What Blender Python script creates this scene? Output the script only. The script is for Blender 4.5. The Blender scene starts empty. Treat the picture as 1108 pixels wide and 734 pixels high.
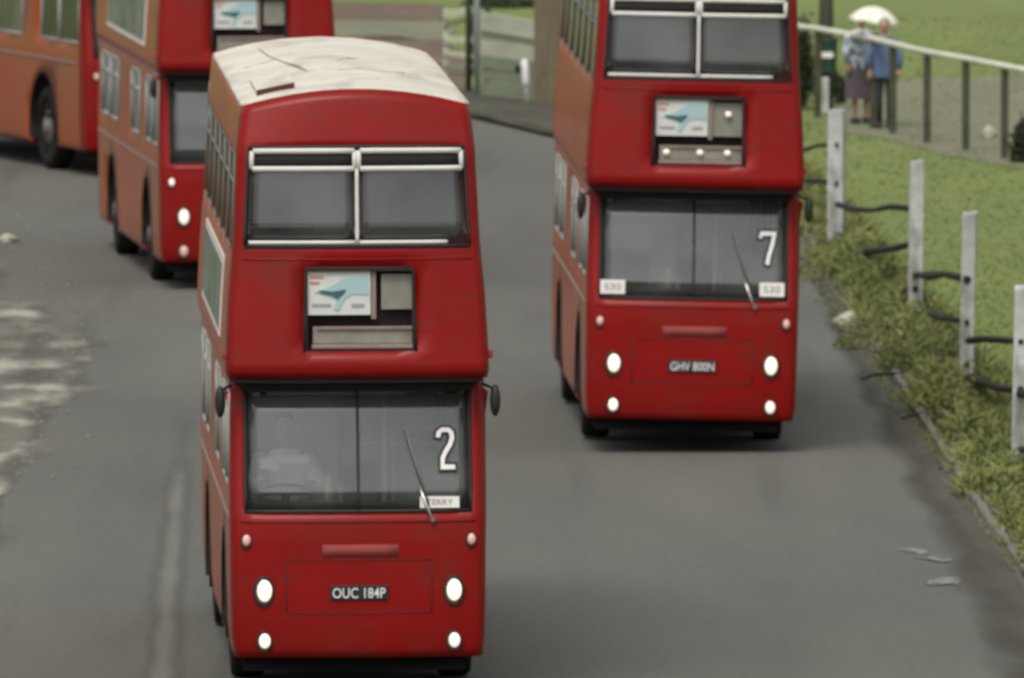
import bpy, bmesh, math, random
from mathutils import Vector, Matrix
random.seed(7)
C = bpy.context.scene.collection
R = math.radians
S = bpy.context.scene
# ------------------------------------------------------------------ camera
CH = 10.5; F = 19100.0; PITCH = math.atan(1154/F)
cam = bpy.data.cameras.new('camera'); co = bpy.data.objects.new('camera', cam); C.objects.link(co)
cam.sensor_width = 36; cam.lens = F/1108*36; cam.clip_start = 1; cam.clip_end = 3000
co.location = (0, 0, CH); co.rotation_euler = (math.pi/2 - PITCH, 0, 0)
cam.dof.use_dof = True; cam.dof.focus_distance = 92; cam.dof.aperture_fstop = 0.62/0.052
S.camera = co
# ------------------------------------------------------------------ light
w = bpy.data.worlds.new('World'); S.world = w; w.use_nodes = True
nt = w.node_tree; nt.nodes.clear()
sky = nt.nodes.new('ShaderNodeTexSky'); sky.sky_type = 'NISHITA'; sky.sun_disc = False
SUN_EL, SUN_AZ = R(58), R(200)      # azimuth clockwise from +Y: behind the camera, a little to the left
sky.sun_elevation = SUN_EL; sky.sun_rotation = SUN_AZ; sky.air_density = 1.6; sky.dust_density = 5
hs = nt.nodes.new('ShaderNodeHueSaturation'); hs.inputs['Saturation'].default_value = 0.22
bg = nt.nodes.new('ShaderNodeBackground'); bg.inputs[1].default_value = 0.10
wo = nt.nodes.new('ShaderNodeOutputWorld')
nt.links.new(sky.outputs[0], hs.inputs['Color']); nt.links.new(hs.outputs[0], bg.inputs[0]); nt.links.new(bg.outputs[0], wo.inputs[0])
sl = bpy.data.lights.new('sun', 'SUN'); sl.energy = 0.8; sl.angle = R(25); sl.color = (1, .96, .88)
so = bpy.data.objects.new('sun', sl); C.objects.link(so)
sd = Vector((math.sin(SUN_AZ)*math.cos(SUN_EL), math.cos(SUN_AZ)*math.cos(SUN_EL), math.sin(SUN_EL)))
so.rotation_euler = (-sd).to_track_quat('-Z', 'Y').to_euler()
S.view_settings.view_transform = 'Standard'; S.view_settings.look = 'None'
S.view_settings.gamma = 1; S.view_settings.use_curve_mapping = False
S.view_settings.exposure = 0.56

# ------------------------------------------------------------------ measuring: photo point -> point in the place
def G(u, v, z=0.0):
    ang = PITCH + math.atan((v-367)/F); h = CH - z
    Y = h/math.tan(ang); dep = Y*math.cos(PITCH) + h*math.sin(PITCH)
    return Vector(((u-554)/F*dep, Y, z))

# ------------------------------------------------------------------ materials
M = {}
def mat(name, col, rough=.6, var=.0, vscale=3., bump=0., bscale=20., coat=0., metal=0., spec=.5, col2=None, thr=None, stretch=(1,1,1), emit=0., coord='Object', detail=6, bdist=.02):
    m = bpy.data.materials.new(name); m.use_nodes = True; n = m.node_tree.nodes; l = m.node_tree.links
    b = n['Principled BSDF']; b.inputs['Roughness'].default_value = rough; b.inputs['Metallic'].default_value = metal
    b.inputs['Coat Weight'].default_value = coat; b.inputs['Coat Roughness'].default_value = .12
    b.inputs['Specular IOR Level'].default_value = spec
    tc = n.new('ShaderNodeTexCoord'); mp = n.new('ShaderNodeMapping'); mp.inputs['Scale'].default_value = stretch
    l.new(tc.outputs[coord], mp.inputs[0])
    nz = n.new('ShaderNodeTexNoise'); nz.inputs['Scale'].default_value = vscale; nz.inputs['Detail'].default_value = detail
    l.new(mp.outputs[0], nz.inputs['Vector'])
    rp = n.new('ShaderNodeValToRGB')
    lo, hi = thr if thr else (.3, .7)
    rp.color_ramp.elements[0].position = lo; rp.color_ramp.elements[1].position = hi
    c1 = tuple(max(0, c*(1-var)) for c in col); c2 = col2 if col2 else tuple(c*(1+var) for c in col)
    rp.color_ramp.elements[0].color = (*c1, 1); rp.color_ramp.elements[1].color = (*c2, 1)
    l.new(nz.outputs[0], rp.inputs[0]); l.new(rp.outputs[0], b.inputs['Base Color'])
    if bump:
        nb = n.new('ShaderNodeTexNoise'); nb.inputs['Scale'].default_value = bscale; nb.inputs['Detail'].default_value = 4
        l.new(mp.outputs[0], nb.inputs['Vector'])
        bp = n.new('ShaderNodeBump'); bp.inputs['Strength'].default_value = bump; bp.inputs['Distance'].default_value = bdist
        l.new(nb.outputs[0], bp.inputs['Height']); l.new(bp.outputs[0], b.inputs['Normal'])
    if emit:
        b.inputs['Emission Color'].default_value = (*col, 1); b.inputs['Emission Strength'].default_value = emit
    M[name] = m; return m
def mixin(m, col, scale, lo, hi, stretch=(1,1,1), amount=1., coord='Object', detail=5):
    """lay a second patchy colour (stains, worn spots) over a material's base colour"""
    n = m.node_tree.nodes; l = m.node_tree.links; b = n['Principled BSDF']
    src = b.inputs['Base Color'].links[0].from_socket
    tc = n.new('ShaderNodeTexCoord'); mp = n.new('ShaderNodeMapping'); mp.inputs['Scale'].default_value = stretch
    mp.inputs['Location'].default_value = (random.random()*9,)*3
    nz = n.new('ShaderNodeTexNoise'); nz.inputs['Scale'].default_value = scale; nz.inputs['Detail'].default_value = detail
    l.new(tc.outputs[coord], mp.inputs[0]); l.new(mp.outputs[0], nz.inputs['Vector'])
    r = n.new('ShaderNodeMapRange'); r.inputs['From Min'].default_value = lo; r.inputs['From Max'].default_value = hi; r.inputs['To Max'].default_value = amount
    l.new(nz.outputs[0], r.inputs['Value'])
    mx = n.new('ShaderNodeMix'); mx.data_type = 'RGBA'
    l.new(r.outputs[0], mx.inputs['Factor']); l.new(src, mx.inputs['A']); mx.inputs['B'].default_value = (*col, 1)
    l.new(mx.outputs['Result'], b.inputs['Base Color']); return m

mat('red_paint', (.225, .0045, .0035), .42, .10, 1.1, coat=.13, spec=.14, bump=.05, bscale=1.3, bdist=.02)
mixin(M['red_paint'], (.16, .018, .012), 2.2, .5, .78, (1, .4, 1), .5)
mixin(M['red_paint'], (.10, .030, .020), 5, .55, .8, (.7, .7, 2.2), .45)
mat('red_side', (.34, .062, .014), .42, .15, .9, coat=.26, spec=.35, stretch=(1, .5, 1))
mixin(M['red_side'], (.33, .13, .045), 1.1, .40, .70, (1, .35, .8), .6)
mat('cream_roof', (.62, .58, .49), .6, .12, 1.2)
mixin(M['cream_roof'], (.36, .33, .27), 2.2, .50, .68, (1.6, .35, 1), .6)
mat('white_frame', (.66, .64, .60), .75, .05, spec=.2)
mat('pink_trim', (.26, .055, .05), .85, .08, spec=.15)
mat('rubber', (.012, .012, .012), .6)
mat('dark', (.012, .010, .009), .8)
mat('box_dark', (.02, .010, .009), .8)
mat('tyre', (.014, .0135, .013), .9, .2, 12, spec=.2)
mat('hub', (.17, .16, .145), .55, .25, 8, metal=.3)
mat('chassis', (.006, .006, .006), .95, spec=.1)
mat('lining', (.40, .39, .36), .7, .1)
mat('seat_cloth', (.08, .05, .045), .9, .3, 10)
mat('chrome', (.55, .55, .52), .25, metal=.8)
mat('lamp_on', (1, .86, .66), .4, emit=.50)
mat('lamp_low', (1, .80, .72), .4, emit=.42)
mat('lamp_dim', (.75, .42, .38), .4, emit=.12)
mat('bulb', (.9, .78, .68), .4, emit=.25)
mat('lens_rim', (.20, .17, .14), .3, .2, 30, metal=.4)
mat('bulb_off', (.55, .53, .48), .3)
mat('blind_white', (.62, .64, .60), .6, .05, 6)
mat('blind_blue', (.36, .52, .53), .6)
mat('blind_teal', (.035, .12, .13), .6)
mat('blind_red', (.55, .20, .18), .6)
mat('blind_grey', (.34, .33, .33), .6)
mat('panel_grey', (.24, .23, .19), .6, .15, 8)
mat('panel_tan', (.26, .20, .17), .6, .12, 10)
mat('letter_white', (.80, .78, .75), .5)
mat('sticker_white', (.70, .68, .63), .6)
mat('sticker_grey', (.16, .155, .15), .6)
mat('plate_black', (.015, .013, .013), .5)
mat('advert_border', (.72, .64, .58), .5)
mat('advert_face', (.17, .20, .15), .5, .35, 2.5, stretch=(1, .6, 1.5))
mat('dull_frame', (.13, .14, .11), .5, .1)
mat('maroon', (.07, .01, .012), .6)
mat('frame_grey', (.36, .37, .33), .45, .1)
mat('amber', (.30, .08, .02), .4)
def glass(name, tint, refl, base):
    m = bpy.data.materials.new(name); m.use_nodes = True; n = m.node_tree.nodes; l = m.node_tree.links; n.clear()
    o = n.new('ShaderNodeOutputMaterial'); tr = n.new('ShaderNodeBsdfTransparent'); tr.inputs[0].default_value = (*tint, 1)
    gl = n.new('ShaderNodeBsdfGlossy'); gl.inputs['Roughness'].default_value = .06; gl.inputs[0].default_value = (.95, .97, 1, 1)
    df = n.new('ShaderNodeBsdfDiffuse'); df.inputs[0].default_value = (.35, .35, .33, 1)
    m1 = n.new('ShaderNodeMixShader'); m1.inputs[0].default_value = base      # pale film on the glass, uneven reflections painted into its patches
    tcn = n.new('ShaderNodeTexCoord'); nz = n.new('ShaderNodeTexNoise'); nz.inputs['Scale'].default_value = 1.6
    mr = n.new('ShaderNodeMapRange'); mr.inputs['From Min'].default_value = .3; mr.inputs['From Max'].default_value = .7
    mr.inputs['To Min'].default_value = base*.3; mr.inputs['To Max'].default_value = base*2.1
    l.new(tcn.outputs['Object'], nz.inputs['Vector']); l.new(nz.outputs[0], mr.inputs['Value']); l.new(mr.outputs[0], m1.inputs[0])
    fr = n.new('ShaderNodeFresnel'); fr.inputs['IOR'].default_value = refl
    m2 = n.new('ShaderNodeMixShader')
    l.new(tr.outputs[0], m1.inputs[1]); l.new(df.outputs[0], m1.inputs[2])
    l.new(fr.outputs[0], m2.inputs[0]); l.new(m1.outputs[0], m2.inputs[1]); l.new(gl.outputs[0], m2.inputs[2])
    l.new(m2.outputs[0], o.inputs[0]); M[name] = m
glass('glass', (.88, .90, .88), 1.72, .095)
glass('cab_glass', (.9, .92, .9), 1.5, .05)
glass('side_glass', (.50, .55, .50), 1.8, .18)

# setting materials
mat('asphalt', (.106, .104, .088), .82, .07, .55, bump=.25, bscale=30, coord='Object', spec=.35, stretch=(1, .35, 1))
mixin(M['asphalt'], (.145, .142, .120), .35, .48, .66, (1.2, .12, 1), .6)
mixin(M['asphalt'], (.060, .058, .050), 14, .52, .70, (1, .5, 1), .45)
mixin(M['asphalt'], (.060, .056, .046), .5, .60, .72, (2.2, .09, 1), .55)
mixin(M['asphalt'], (.085, .082, .074), .9, .58, .75, (1, .10, 1), .5)
mat('field', (.128, .172, .036), .95, .10, .6, bump=.15, bscale=9, col2=(.158, .198, .048), stretch=(1, .25, 1))
mixin(M['field'], (.17, .175, .07), .6, .55, .75, (1, .15, 1), .6)
mat('earth', (.055, .050, .028), .95, .2, 1.5, bump=.8, bscale=8, col2=(.10, .085, .05), stretch=(1, .3, 1))
mixin(M['earth'], (.08, .10, .03), 1.2, .5, .62, (1, .25, 1), .8)
mat('dark_earth', (.055, .052, .033), .95, .3, 1.5, bump=.8, bscale=8, stretch=(1, .3, 1))
mat('pale_track', (.165, .165, .100), .95, .12, .9, bump=.3, bscale=8, stretch=(1, .25, 1))
mat('brown_earth', (.12, .085, .055), .95, .2, 1.2, bump=.5, bscale=8, stretch=(1, .2, 1))
mat('grit', (.13, .125, .10), .9, .2, 2.0, bump=.7, bscale=12, stretch=(1, .28, 1))
mixin(M['grit'], (.36, .34, .27), 1.5, .50, .60, (1, .34, 1), .85)
mixin(M['grit'], (.07, .065, .04), 1.7, .56, .66, (1, .4, 1), .8)
mat('kerb', (.145, .135, .115), .85, .2, 4, bump=.3)
mat('puddle', (.20, .195, .165), .6, .15, 3)
mat('blade', (.135, .180, .042), .8, .15, .7, col2=(.17, .21, .055))
mat('weed', (.115, .130, .035), .85, .5, 1.1, col2=(.215, .225, .075))
mat('tussock', (.135, .165, .038), .85, .45, 1.3, col2=(.28, .30, .095))
mat('twig', (.018, .014, .009), .9, .2, 9)
mat('concrete_post', (.46, .47, .45), .85, .2, 5, bump=.5, bscale=14)
mixin(M['concrete_post'], (.17, .18, .15), 3.5, .50, .68, (2, 2, .6), .8)
mat('rubble_stone', (.20, .19, .155), .95, .3, 3)
mat('stone', (.40, .38, .29), .9, .15, 5, bump=.5, bscale=9)
mat('rail_white', (.66, .66, .54), .5, .15, 1.5)
mat('dark_wood', (.060, .062, .035), .9, .25, 6, bump=.3)
mat('galvanised', (.42, .47, .50), .5, .12, 5, metal=.2)
mat('pale_board', (.42, .44, .33), .85, .18, 1.6, bump=.2, stretch=(.6, 1, 4))
mat('green_board', (.20, .23, .16), .85, .18, 1.6, bump=.2, stretch=(.6, 1, 4))
mat('brown_board', (.155, .125, .080), .9, .22, 1.4, bump=.2, stretch=(3, 3, .5))
mat('leaf_dark', (.035, .05, .02), .8, .4, 3)
mat('bin_green', (.018, .05, .032), .5, .1)

# ------------------------------------------------------------------ mesh helpers
def link(name, me, m, parent=None, mods=None):
    o = bpy.data.objects.new(name, me); C.objects.link(o)
    if m is not None and not me.materials:
        for k in (m if isinstance(m, (list, tuple)) else [m]): me.materials.append(M[k])
    if parent: o.parent = parent
    return o
def tag(o, label=None, cat=None, group=None, kind=None):
    if label: o['label'] = label
    if cat: o['category'] = cat
    if group: o['group'] = group
    if kind: o['kind'] = kind
    return o
def empty(name, loc=(0,0,0), rot=(0,0,0)):
    o = bpy.data.objects.new(name, None); C.objects.link(o); o.location = loc; o.rotation_euler = rot; o.empty_display_size = .2; return o
def mesh(name, bm, smooth=False):
    bmesh.ops.recalc_face_normals(bm, faces=bm.faces)
    me = bpy.data.meshes.new(name); bm.to_mesh(me); bm.free()
    if smooth:
        for p in me.polygons: p.use_smooth = True
    return me
def box(bm, x0, x1, y0, y1, z0, z1, mi=0, bev=0.0, mtx=None):
    r = bmesh.ops.create_cube(bm, size=1)
    bmesh.ops.scale(bm, verts=r['verts'], vec=(x1-x0, y1-y0, z1-z0))
    bmesh.ops.translate(bm, verts=r['verts'], vec=((x0+x1)/2, (y0+y1)/2, (z0+z1)/2))
    vs = r['verts']
    if bev:
        es = list({e for v in vs for e in v.link_edges})
        rr = bmesh.ops.bevel(bm, geom=es, offset=bev, segments=2, affect='EDGES', profile=.6); 
        vs = list({v for f in rr['faces'] for v in f.verts} | {v for v in vs if v.is_valid})
    if mtx is not None: bmesh.ops.transform(bm, matrix=mtx, verts=vs)
    for v in vs:
        for f in v.link_faces: f.material_index = mi
    return vs
def tube(bm, pts, rad, seg=8, mi=0, cap=True, sq=1.0):
    """tube through points, rad a number or a list"""
    pts = [Vector(p) for p in pts]; n = len(pts)
    rs = rad if isinstance(rad, (list, tuple)) else [rad]*n
    rings = []
    for i, p in enumerate(pts):
        d = (pts[min(i+1, n-1)] - pts[max(i-1, 0)]).normalized()
        a = Vector((0, 0, 1)) if abs(d.z) < .9 else Vector((1, 0, 0))
        s = d.cross(a).normalized(); t = s.cross(d).normalized()
        rings.append([bm.verts.new(p + (s*math.cos(q*2*math.pi/seg)*sq + t*math.sin(q*2*math.pi/seg))*rs[i]) for q in range(seg)])
    for i in range(n-1):
        for q in range(seg):
            f = bm.faces.new((rings[i][q], rings[i][(q+1) % seg], rings[i+1][(q+1) % seg], rings[i+1][q])); f.material_index = mi; f.smooth = True
    if cap:
        for rg in (rings[0], rings[-1]):
            f = bm.faces.new(rg); f.material_index = mi
def disc_y(bm, cx, y, cz, rx, rz, prof, seg=28, mi=0):
    """lathe about the y axis: prof = [(radius factor, dy)]"""
    rings = []
    for k, dy in prof:
        rings.append([bm.verts.new((cx + rx*k*math.cos(a*2*math.pi/seg), y+dy, cz + rz*k*math.sin(a*2*math.pi/seg))) for a in range(seg)])
    for i in range(len(rings)-1):
        for q in range(seg):
            f = bm.faces.new((rings[i][q], rings[i][(q+1) % seg], rings[i+1][(q+1) % seg], rings[i+1][q])); f.material_index = mi; f.smooth = True
    f = bm.faces.new(rings[-1]); f.material_index = mi
def disc_x(bm, x, cy, cz, prof, seg=32, mi=0):
    rings = []
    for r, dx in prof:
        rings.append([bm.verts.new((x+dx, cy + r*math.cos(a*2*math.pi/seg), cz + r*math.sin(a*2*math.pi/seg))) for a in range(seg)])
    for i in range(len(rings)-1):
        for q in range(seg):
            f = bm.faces.new((rings[i][q], rings[i][(q+1) % seg], rings[i+1][(q+1) % seg], rings[i+1][q])); f.material_index = mi; f.smooth = True
    f = bm.faces.new(rings[-1]); f.material_index = mi
    f = bm.faces.new(rings[0]); f.material_index = mi
NUM = {'2': [(.0, .80), (.06, .93), (.25, 1.), (.62, 1.), (.80, .92), (.84, .78), (.72, .62), (.42, .40), (.28, .26), (.26, .02), (1., .02)],
       '7': [(.0, .84), (.06, .99), (1., .99), (.84, .62), (.62, .30), (.50, .0)]}
def numeral_mesh(ch, w, h, r_):
    """a hand-cut numeral: one ribbon of half-width r_ along its stroke, standing up and facing -y"""
    P = [Vector(((x-.5)*w, 0, (z-.5)*h)) for x, z in NUM[ch]]; bm = bmesh.new(); L_ = []
    if r_ > .02: P = [P[0]+(P[0]-P[1]).normalized()*(r_-.016)]+P[1:-1]+[P[-1]+(P[-1]-P[-2]).normalized()*(r_-.016)]
    for i, p in enumerate(P):
        d = (P[min(i+1, len(P)-1)]-P[max(i-1, 0)]).normalized(); n_ = Vector((-d.z, 0, d.x)); k = 1.0
        if 0 < i < len(P)-1: k = 1/max(.6, math.cos(((P[i+1]-p).angle(p-P[i-1]))/2))
        L_.append([bm.verts.new(p+n_*r_*k*q+Vector((0, y, 0))) for q, y in ((1, 0), (-1, 0), (-1, .0015), (1, .0015))])
    for a, b in zip(L_, L_[1:]):
        for q in range(4): bm.faces.new((a[q], a[(q+1) % 4], b[(q+1) % 4], b[q]))
    bm.faces.new(L_[0]); bm.faces.new(L_[-1]); return mesh('numeral', bm)
def bake(o):
    dg = bpy.context.evaluated_depsgraph_get(); dg.update()
    me = bpy.data.meshes.new_from_object(o.evaluated_get(dg)); bpy.data.objects.remove(o); return me
def text_mesh(s, height, width, extr=.003, off=0., shear=0.):
    c = bpy.data.curves.new('lettering', 'FONT'); c.body = s; c.extrude = extr; c.offset = off; c.shear = shear
    c.align_x = 'CENTER'; c.resolution_u = 3
    o = bpy.data.objects.new('lettering', c); C.objects.link(o); me = bake(o)
    xs = [v.co.x for v in me.vertices]; ys = [v.co.y for v in me.vertices]
    w_, h_ = max(xs)-min(xs), max(ys)-min(ys); cx, cy = (max(xs)+min(xs))/2, (max(ys)+min(ys))/2
    for v in me.vertices:     # stand the writing up, facing the bus's front (-y)
        x, y, z = v.co; v.co = ((x-cx)/w_*width, -z, (y-cy)/h_*height)
    return me

# ------------------------------------------------------------------ the setting
def sheet(name, pts, z, m, kind='structure', sub=0):
    bm = bmesh.new(); vs = [bm.verts.new((p[0], p[1], z)) for p in pts]; bm.faces.new(vs)
    bmesh.ops.triangulate(bm, faces=bm.faces)
    o = link(name, mesh(name, bm), m); tag(o, kind=kind); return o
def smooth_line(pts, n=8):
    out = []; P = [Vector(p) for p in pts]
    for i in range(len(P)-1):
        p0 = P[max(i-1, 0)]; p1 = P[i]; p2 = P[i+1]; p3 = P[min(i+2, len(P)-1)]
        for k in range(n):
            t = k/n
            out.append(.5*((2*p1)+(-p0+p2)*t+(2*p0-5*p1+4*p2-p3)*t*t+(-p0+3*p1-3*p2+p3)*t**3))
    out.append(P[-1]); return out
sheet('ground', [(-400, 20), (400, 20), (400, 1500), (-400, 1500)], -.004, 'field')
EDGE = [(1200, 780), (1108, 628), (1062, 562), (1022, 500), (982, 437), (942, 372), (908, 320), (876, 268), (836, 226), (760, 192), (680, 168), (600, 150), (510, 129), (400, 110), (200, 92), (0, 80), (-400, 60)]
edge = smooth_line([G(u, v) for u, v in EDGE], 6)
road_pts = [(p.x, p.y) for p in edge]
e0 = edge[0]; ex = [(e0.x+2.0, 60), (-60, 60), (-60, edge[-1].y)]
sheet('road', road_pts + [(-60, edge[-1].y), (-60, 40), (e0.x+5, 40)], .0, 'asphalt')
# verge of earth between kerb and field fence
VO = [(1330, 700), (1240, 600), (1175, 540), (1115, 470), (1062, 400), (1010, 335), (960, 285), (925, 250), (890, 215), (850, 185), (760, 160), (680, 145), (600, 128), (510, 108), (400, 92), (200, 74), (0, 62), (-400, 45)]
vo = smooth_line([G(u, v) for u, v in VO], 6)
def strip(name, a, b, za, zb, m, kind='structure'):
    n = 60; bm = bmesh.new()
    def at(L, t):
        k = t*(len(L)-1); i = min(int(k), len(L)-2); return L[i].lerp(L[i+1], k-i)
    A = [at(a, i/n) for i in range(n+1)]; B = [at(b, i/n) for i in range(n+1)]
    rows = []
    for p, q in zip(A, B):
        rows.append([bm.verts.new((p.x+(q.x-p.x)*t, p.y+(q.y-p.y)*t, za+(zb-za)*t + (.02*math.sin(p.y*1.7+t*9) if 0 < t < 1 else 0))) for t in (0, .25, .5, .75, 1)])
    for r0, r1 in zip(rows, rows[1:]):
        for k in range(4): bm.faces.new((r0[k], r0[k+1], r1[k+1], r1[k]))
    return tag(link(name, mesh(name, bm, True), m), kind=kind)
strip('verge', [p + Vector((.10, 0, 0)) if i < 60 else p for i, p in enumerate(edge)], vo, .05, .03, 'earth')
# low worn kerb
bm = bmesh.new(); prev = None
for i, p in enumerate(edge[:62]):
    w0 = .075
    q = [bm.verts.new((p.x+dx, p.y, z)) for dx, z in ((0, -.01), (.012, .055), (w0, .07), (w0+.02, -.01))]
    if prev:
        for k in range(3): bm.faces.new((prev[k], prev[k+1], q[k+1], q[k]))
    prev = q
tag(link('kerb', mesh('kerb', bm), 'kerb'), kind='structure')
# grit and dirt that has crept on to the road along the kerb
def blob(name, pix, z, m, kind='structure', jit=.04, n=5):
    L = smooth_line([G(u, v) for u, v in pix + [pix[0]]], n)[:-1]
    L = [(p.x+random.uniform(-jit, jit), p.y+random.uniform(-jit, jit)*8, 0) for p in L]
    return sheet(name, L, z, m, kind)
def fade(m, scale, stretch, soft=.25):
    n = m.node_tree.nodes; l = m.node_tree.links; b = n['Principled BSDF']; o = n['Material Output']
    at = n.new('ShaderNodeAttribute'); at.attribute_name = 'cover'
    tc = n.new('ShaderNodeTexCoord'); mp = n.new('ShaderNodeMapping'); mp.inputs['Scale'].default_value = stretch; nz = n.new('ShaderNodeTexNoise'); nz.inputs['Scale'].default_value = scale; nz.inputs['Detail'].default_value = 6
    l.new(tc.outputs['Object'], mp.inputs[0]); l.new(mp.outputs[0], nz.inputs['Vector'])
    ad = n.new('ShaderNodeMath'); ad.operation = 'ADD'; l.new(at.outputs['Fac'], ad.inputs[0]); l.new(nz.outputs[0], ad.inputs[1])
    mr = n.new('ShaderNodeMapRange'); mr.interpolation_type = 'SMOOTHSTEP'; mr.inputs['From Min'].default_value = 1-soft; mr.inputs['From Max'].default_value = 1+soft; l.new(ad.outputs[0], mr.inputs['Value'])
    tr = n.new('ShaderNodeBsdfTransparent'); mx = n.new('ShaderNodeMixShader'); l.new(mr.outputs[0], mx.inputs[0]); l.new(tr.outputs[0], mx.inputs[1]); l.new(b.outputs[0], mx.inputs[2]); l.new(mx.outputs[0], o.inputs[0])
def faded(name, full, none, z, m):
    """a dirt layer that is dense along one line and thins out to nothing along the other"""
    n = 40; A = smooth_line([G(*q) for q in full], 8); Bq = smooth_line([G(*q) for q in none], 8)
    def at(Lq, t):
        k = t*(len(Lq)-1); i = min(int(k), len(Lq)-2); return Lq[i].lerp(Lq[i+1], k-i)
    V_ = []; cv = []; F_ = []
    for i in range(n+1):
        p, q = at(A, i/n), at(Bq, i/n)
        for k in range(9): c = p.lerp(q, k/8); V_.append((c.x, c.y, z)); cv.append((1-k/8)*(min(1, 3*i/n) if name == 'tyre_track' else 1))
    for i in range(n):
        for k in range(8): a = i*9+k; F_.append((a, a+1, a+10, a+9))
    me = bpy.data.meshes.new(name); me.from_pydata(V_, [], F_); at_ = me.attributes.new('cover', 'FLOAT', 'POINT')
    for i, c in enumerate(cv): at_.data[i].value = c
    return tag(link(name, me, m), kind='structure')
mat('kerb_dirt', (.062, .056, .040), .95, .25, 1.5, bump=.6, bscale=8, stretch=(1, .3, 1)); fade(M['kerb_dirt'], 1.3, (1, .2, 1), .35)
fade(M['grit'], 1.6, (1, .16, 1), .16)
faded('roadside_dirt', [(1200, 790), (1110, 640), (1064, 572), (1022, 505), (982, 440), (940, 376), (905, 322), (876, 270)], [(1080, 790), (1030, 660), (985, 572), (950, 505), (925, 440), (895, 380), (880, 330), (868, 270)], .006, 'kerb_dirt')
faded('roadside_grit', [(-120, 215), (-90, 290), (-60, 350), (-40, 420), (-60, 500), (-110, 620)], [(36, 215), (60, 290), (150, 345), (170, 420), (110, 490), (40, 620)], .005, 'grit')
fade(M['puddle'], 5, (1, .2, 1), .12)
for pl in ([(966, 595), (1000, 597), (1030, 606), (1020, 609), (985, 603)], [(1003, 628), (1035, 627), (1036, 633), (1008, 634)]):
    o = blob('chalk_mark', pl, .012, 'puddle', jit=.02, n=4); at_ = o.data.attributes.new('cover', 'FLOAT', 'POINT')
    for q in at_.data: q.value = .52
mat('track_pale', (.128, .124, .105), .85, .1, 1.5, stretch=(1, .2, 1)); fade(M['track_pale'], 2.2, (1, .12, 1), .5)
for sgn in (-1, 1):
    faded('tyre_track', [(205, 440), (193, 520), (186, 600), (178, 690), (168, 800)], [(205+sgn*20, 440), (193+sgn*22, 520), (186+sgn*24, 600), (178+sgn*26, 690), (168+sgn*28, 800)], .004, 'track_pale')
V = []; Fc = []
for _ in range(170):
    q = G(-30+random.random()**1.6*130*(1 if random.random() < .9 else 1.4), random.uniform(230, 520)); sz = random.uniform(.008, .026)
    bm = bmesh.new(); bmesh.ops.create_icosphere(bm, subdivisions=1, radius=sz); i0 = len(V)
    V += [(q.x+v.co.x*random.uniform(.7, 1.3), q.y+v.co.y*random.uniform(.8, 1.6), sz*.3+v.co.z*.7) for v in bm.verts]; Fc += [tuple(i0+v.index for v in f.verts) for f in bm.faces]; bm.free()
me = bpy.data.meshes.new('rubble'); me.from_pydata(V, [], Fc)
o = link('rubble', me, 'rubble_stone'); tag(o, 'small loose stones scattered along the left edge of the road', 'gravel', kind='stuff')
# tracks and bare earth beyond the field fence
blob('footpath', [(1140, 186), (1040, 172), (960, 152), (905, 140), (905, 118), (960, 92), (1040, 84), (1140, 88)], .004, 'pale_track', jit=.03)
blob('bare_earth', [(200, 78), (450, 96), (498, 104), (500, 60), (440, 40), (200, 45)], .006, 'brown_earth')
blob('pale_path', [(200, 45), (385, 40), (480, 44), (482, 24), (380, 20), (200, 20)], .010, 'pale_track')
blob('brown_bank', [(200, 22), (385, 22), (470, 23), (478, 8), (400, 4), (200, 2)], .014, 'brown_earth')
blob('roadside_soil', [(495, 124), (600, 147), (700, 168), (700, 130), (600, 108), (495, 100)], .06, 'dark_earth')

# ---- rough grass and weeds (uncountable)
def blades(name, pts, hmin, hmax, width, lean, m, per=1):
    V = []; Fc = []
    for (x, y, z) in pts:
        for _ in range(per):
            a = random.uniform(0, math.tau); h = random.uniform(hmin, hmax); wd = width*random.uniform(.6, 1.4)
            bx, by = x+random.gauss(0, .03*per**.3), y+random.gauss(0, .10*per**.3)
            dx, dy = math.cos(a)*wd, math.sin(a)*wd; lx, ly = random.gauss(0, lean)*h, random.gauss(0, lean)*h
            i = len(V)
            V += [(bx-dx, by-dy, z), (bx+dx, by+dy, z), (bx+dx*.7+lx*.5, by+dy*.7+ly*.5, z+h*.6), (bx+lx, by+ly, z+h*random.uniform(.8, 1))]
            Fc.append((i, i+1, i+2, i+3))
    me = bpy.data.meshes.new(name); me.from_pydata(V, [], Fc)
    return tag(link(name, me, m), kind='stuff')
def between(a, b, t, s):
    k = t*(len(a)-1); i = min(int(k), len(a)-2); p = a[i].lerp(a[i+1], k-i)
    k = t*(len(b)-1); i = min(int(k), len(b)-2); q = b[i].lerp(b[i+1], k-i); return p.lerp(q, s)
pts = []
for _ in range(1500):
    p = between(edge, vo, random.uniform(.02, .62), .04+.96*random.random()); pts.append((p.x, p.y, .03))
tuft = []
for _ in range(170):
    c = between(edge, vo, random.uniform(.06, .60), .08+.9*random.random()); rx = random.uniform(.08, .20); hh = random.uniform(.10, .34)
    for _ in range(110):
        a = random.uniform(0, math.tau); q = math.sqrt(random.random()); tuft.append((c.x+rx*q*math.cos(a), c.y+rx*3.2*q*math.sin(a), .03+hh*(1-q*q)*random.uniform(.3, 1)))
o = blades('verge_grass', pts, .04, .13, .012, .5, 'weed', 4); o['label'] = 'rough olive grass growing between the kerb and the broken fence'; o['category'] = 'grass'
o = blades('grass_tussocks', tuft, .05, .11, .010, .8, 'tussock', 2); o['label'] = 'mossy green tussocks humped up along the verge'; o['category'] = 'grass'
pts = []
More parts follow.
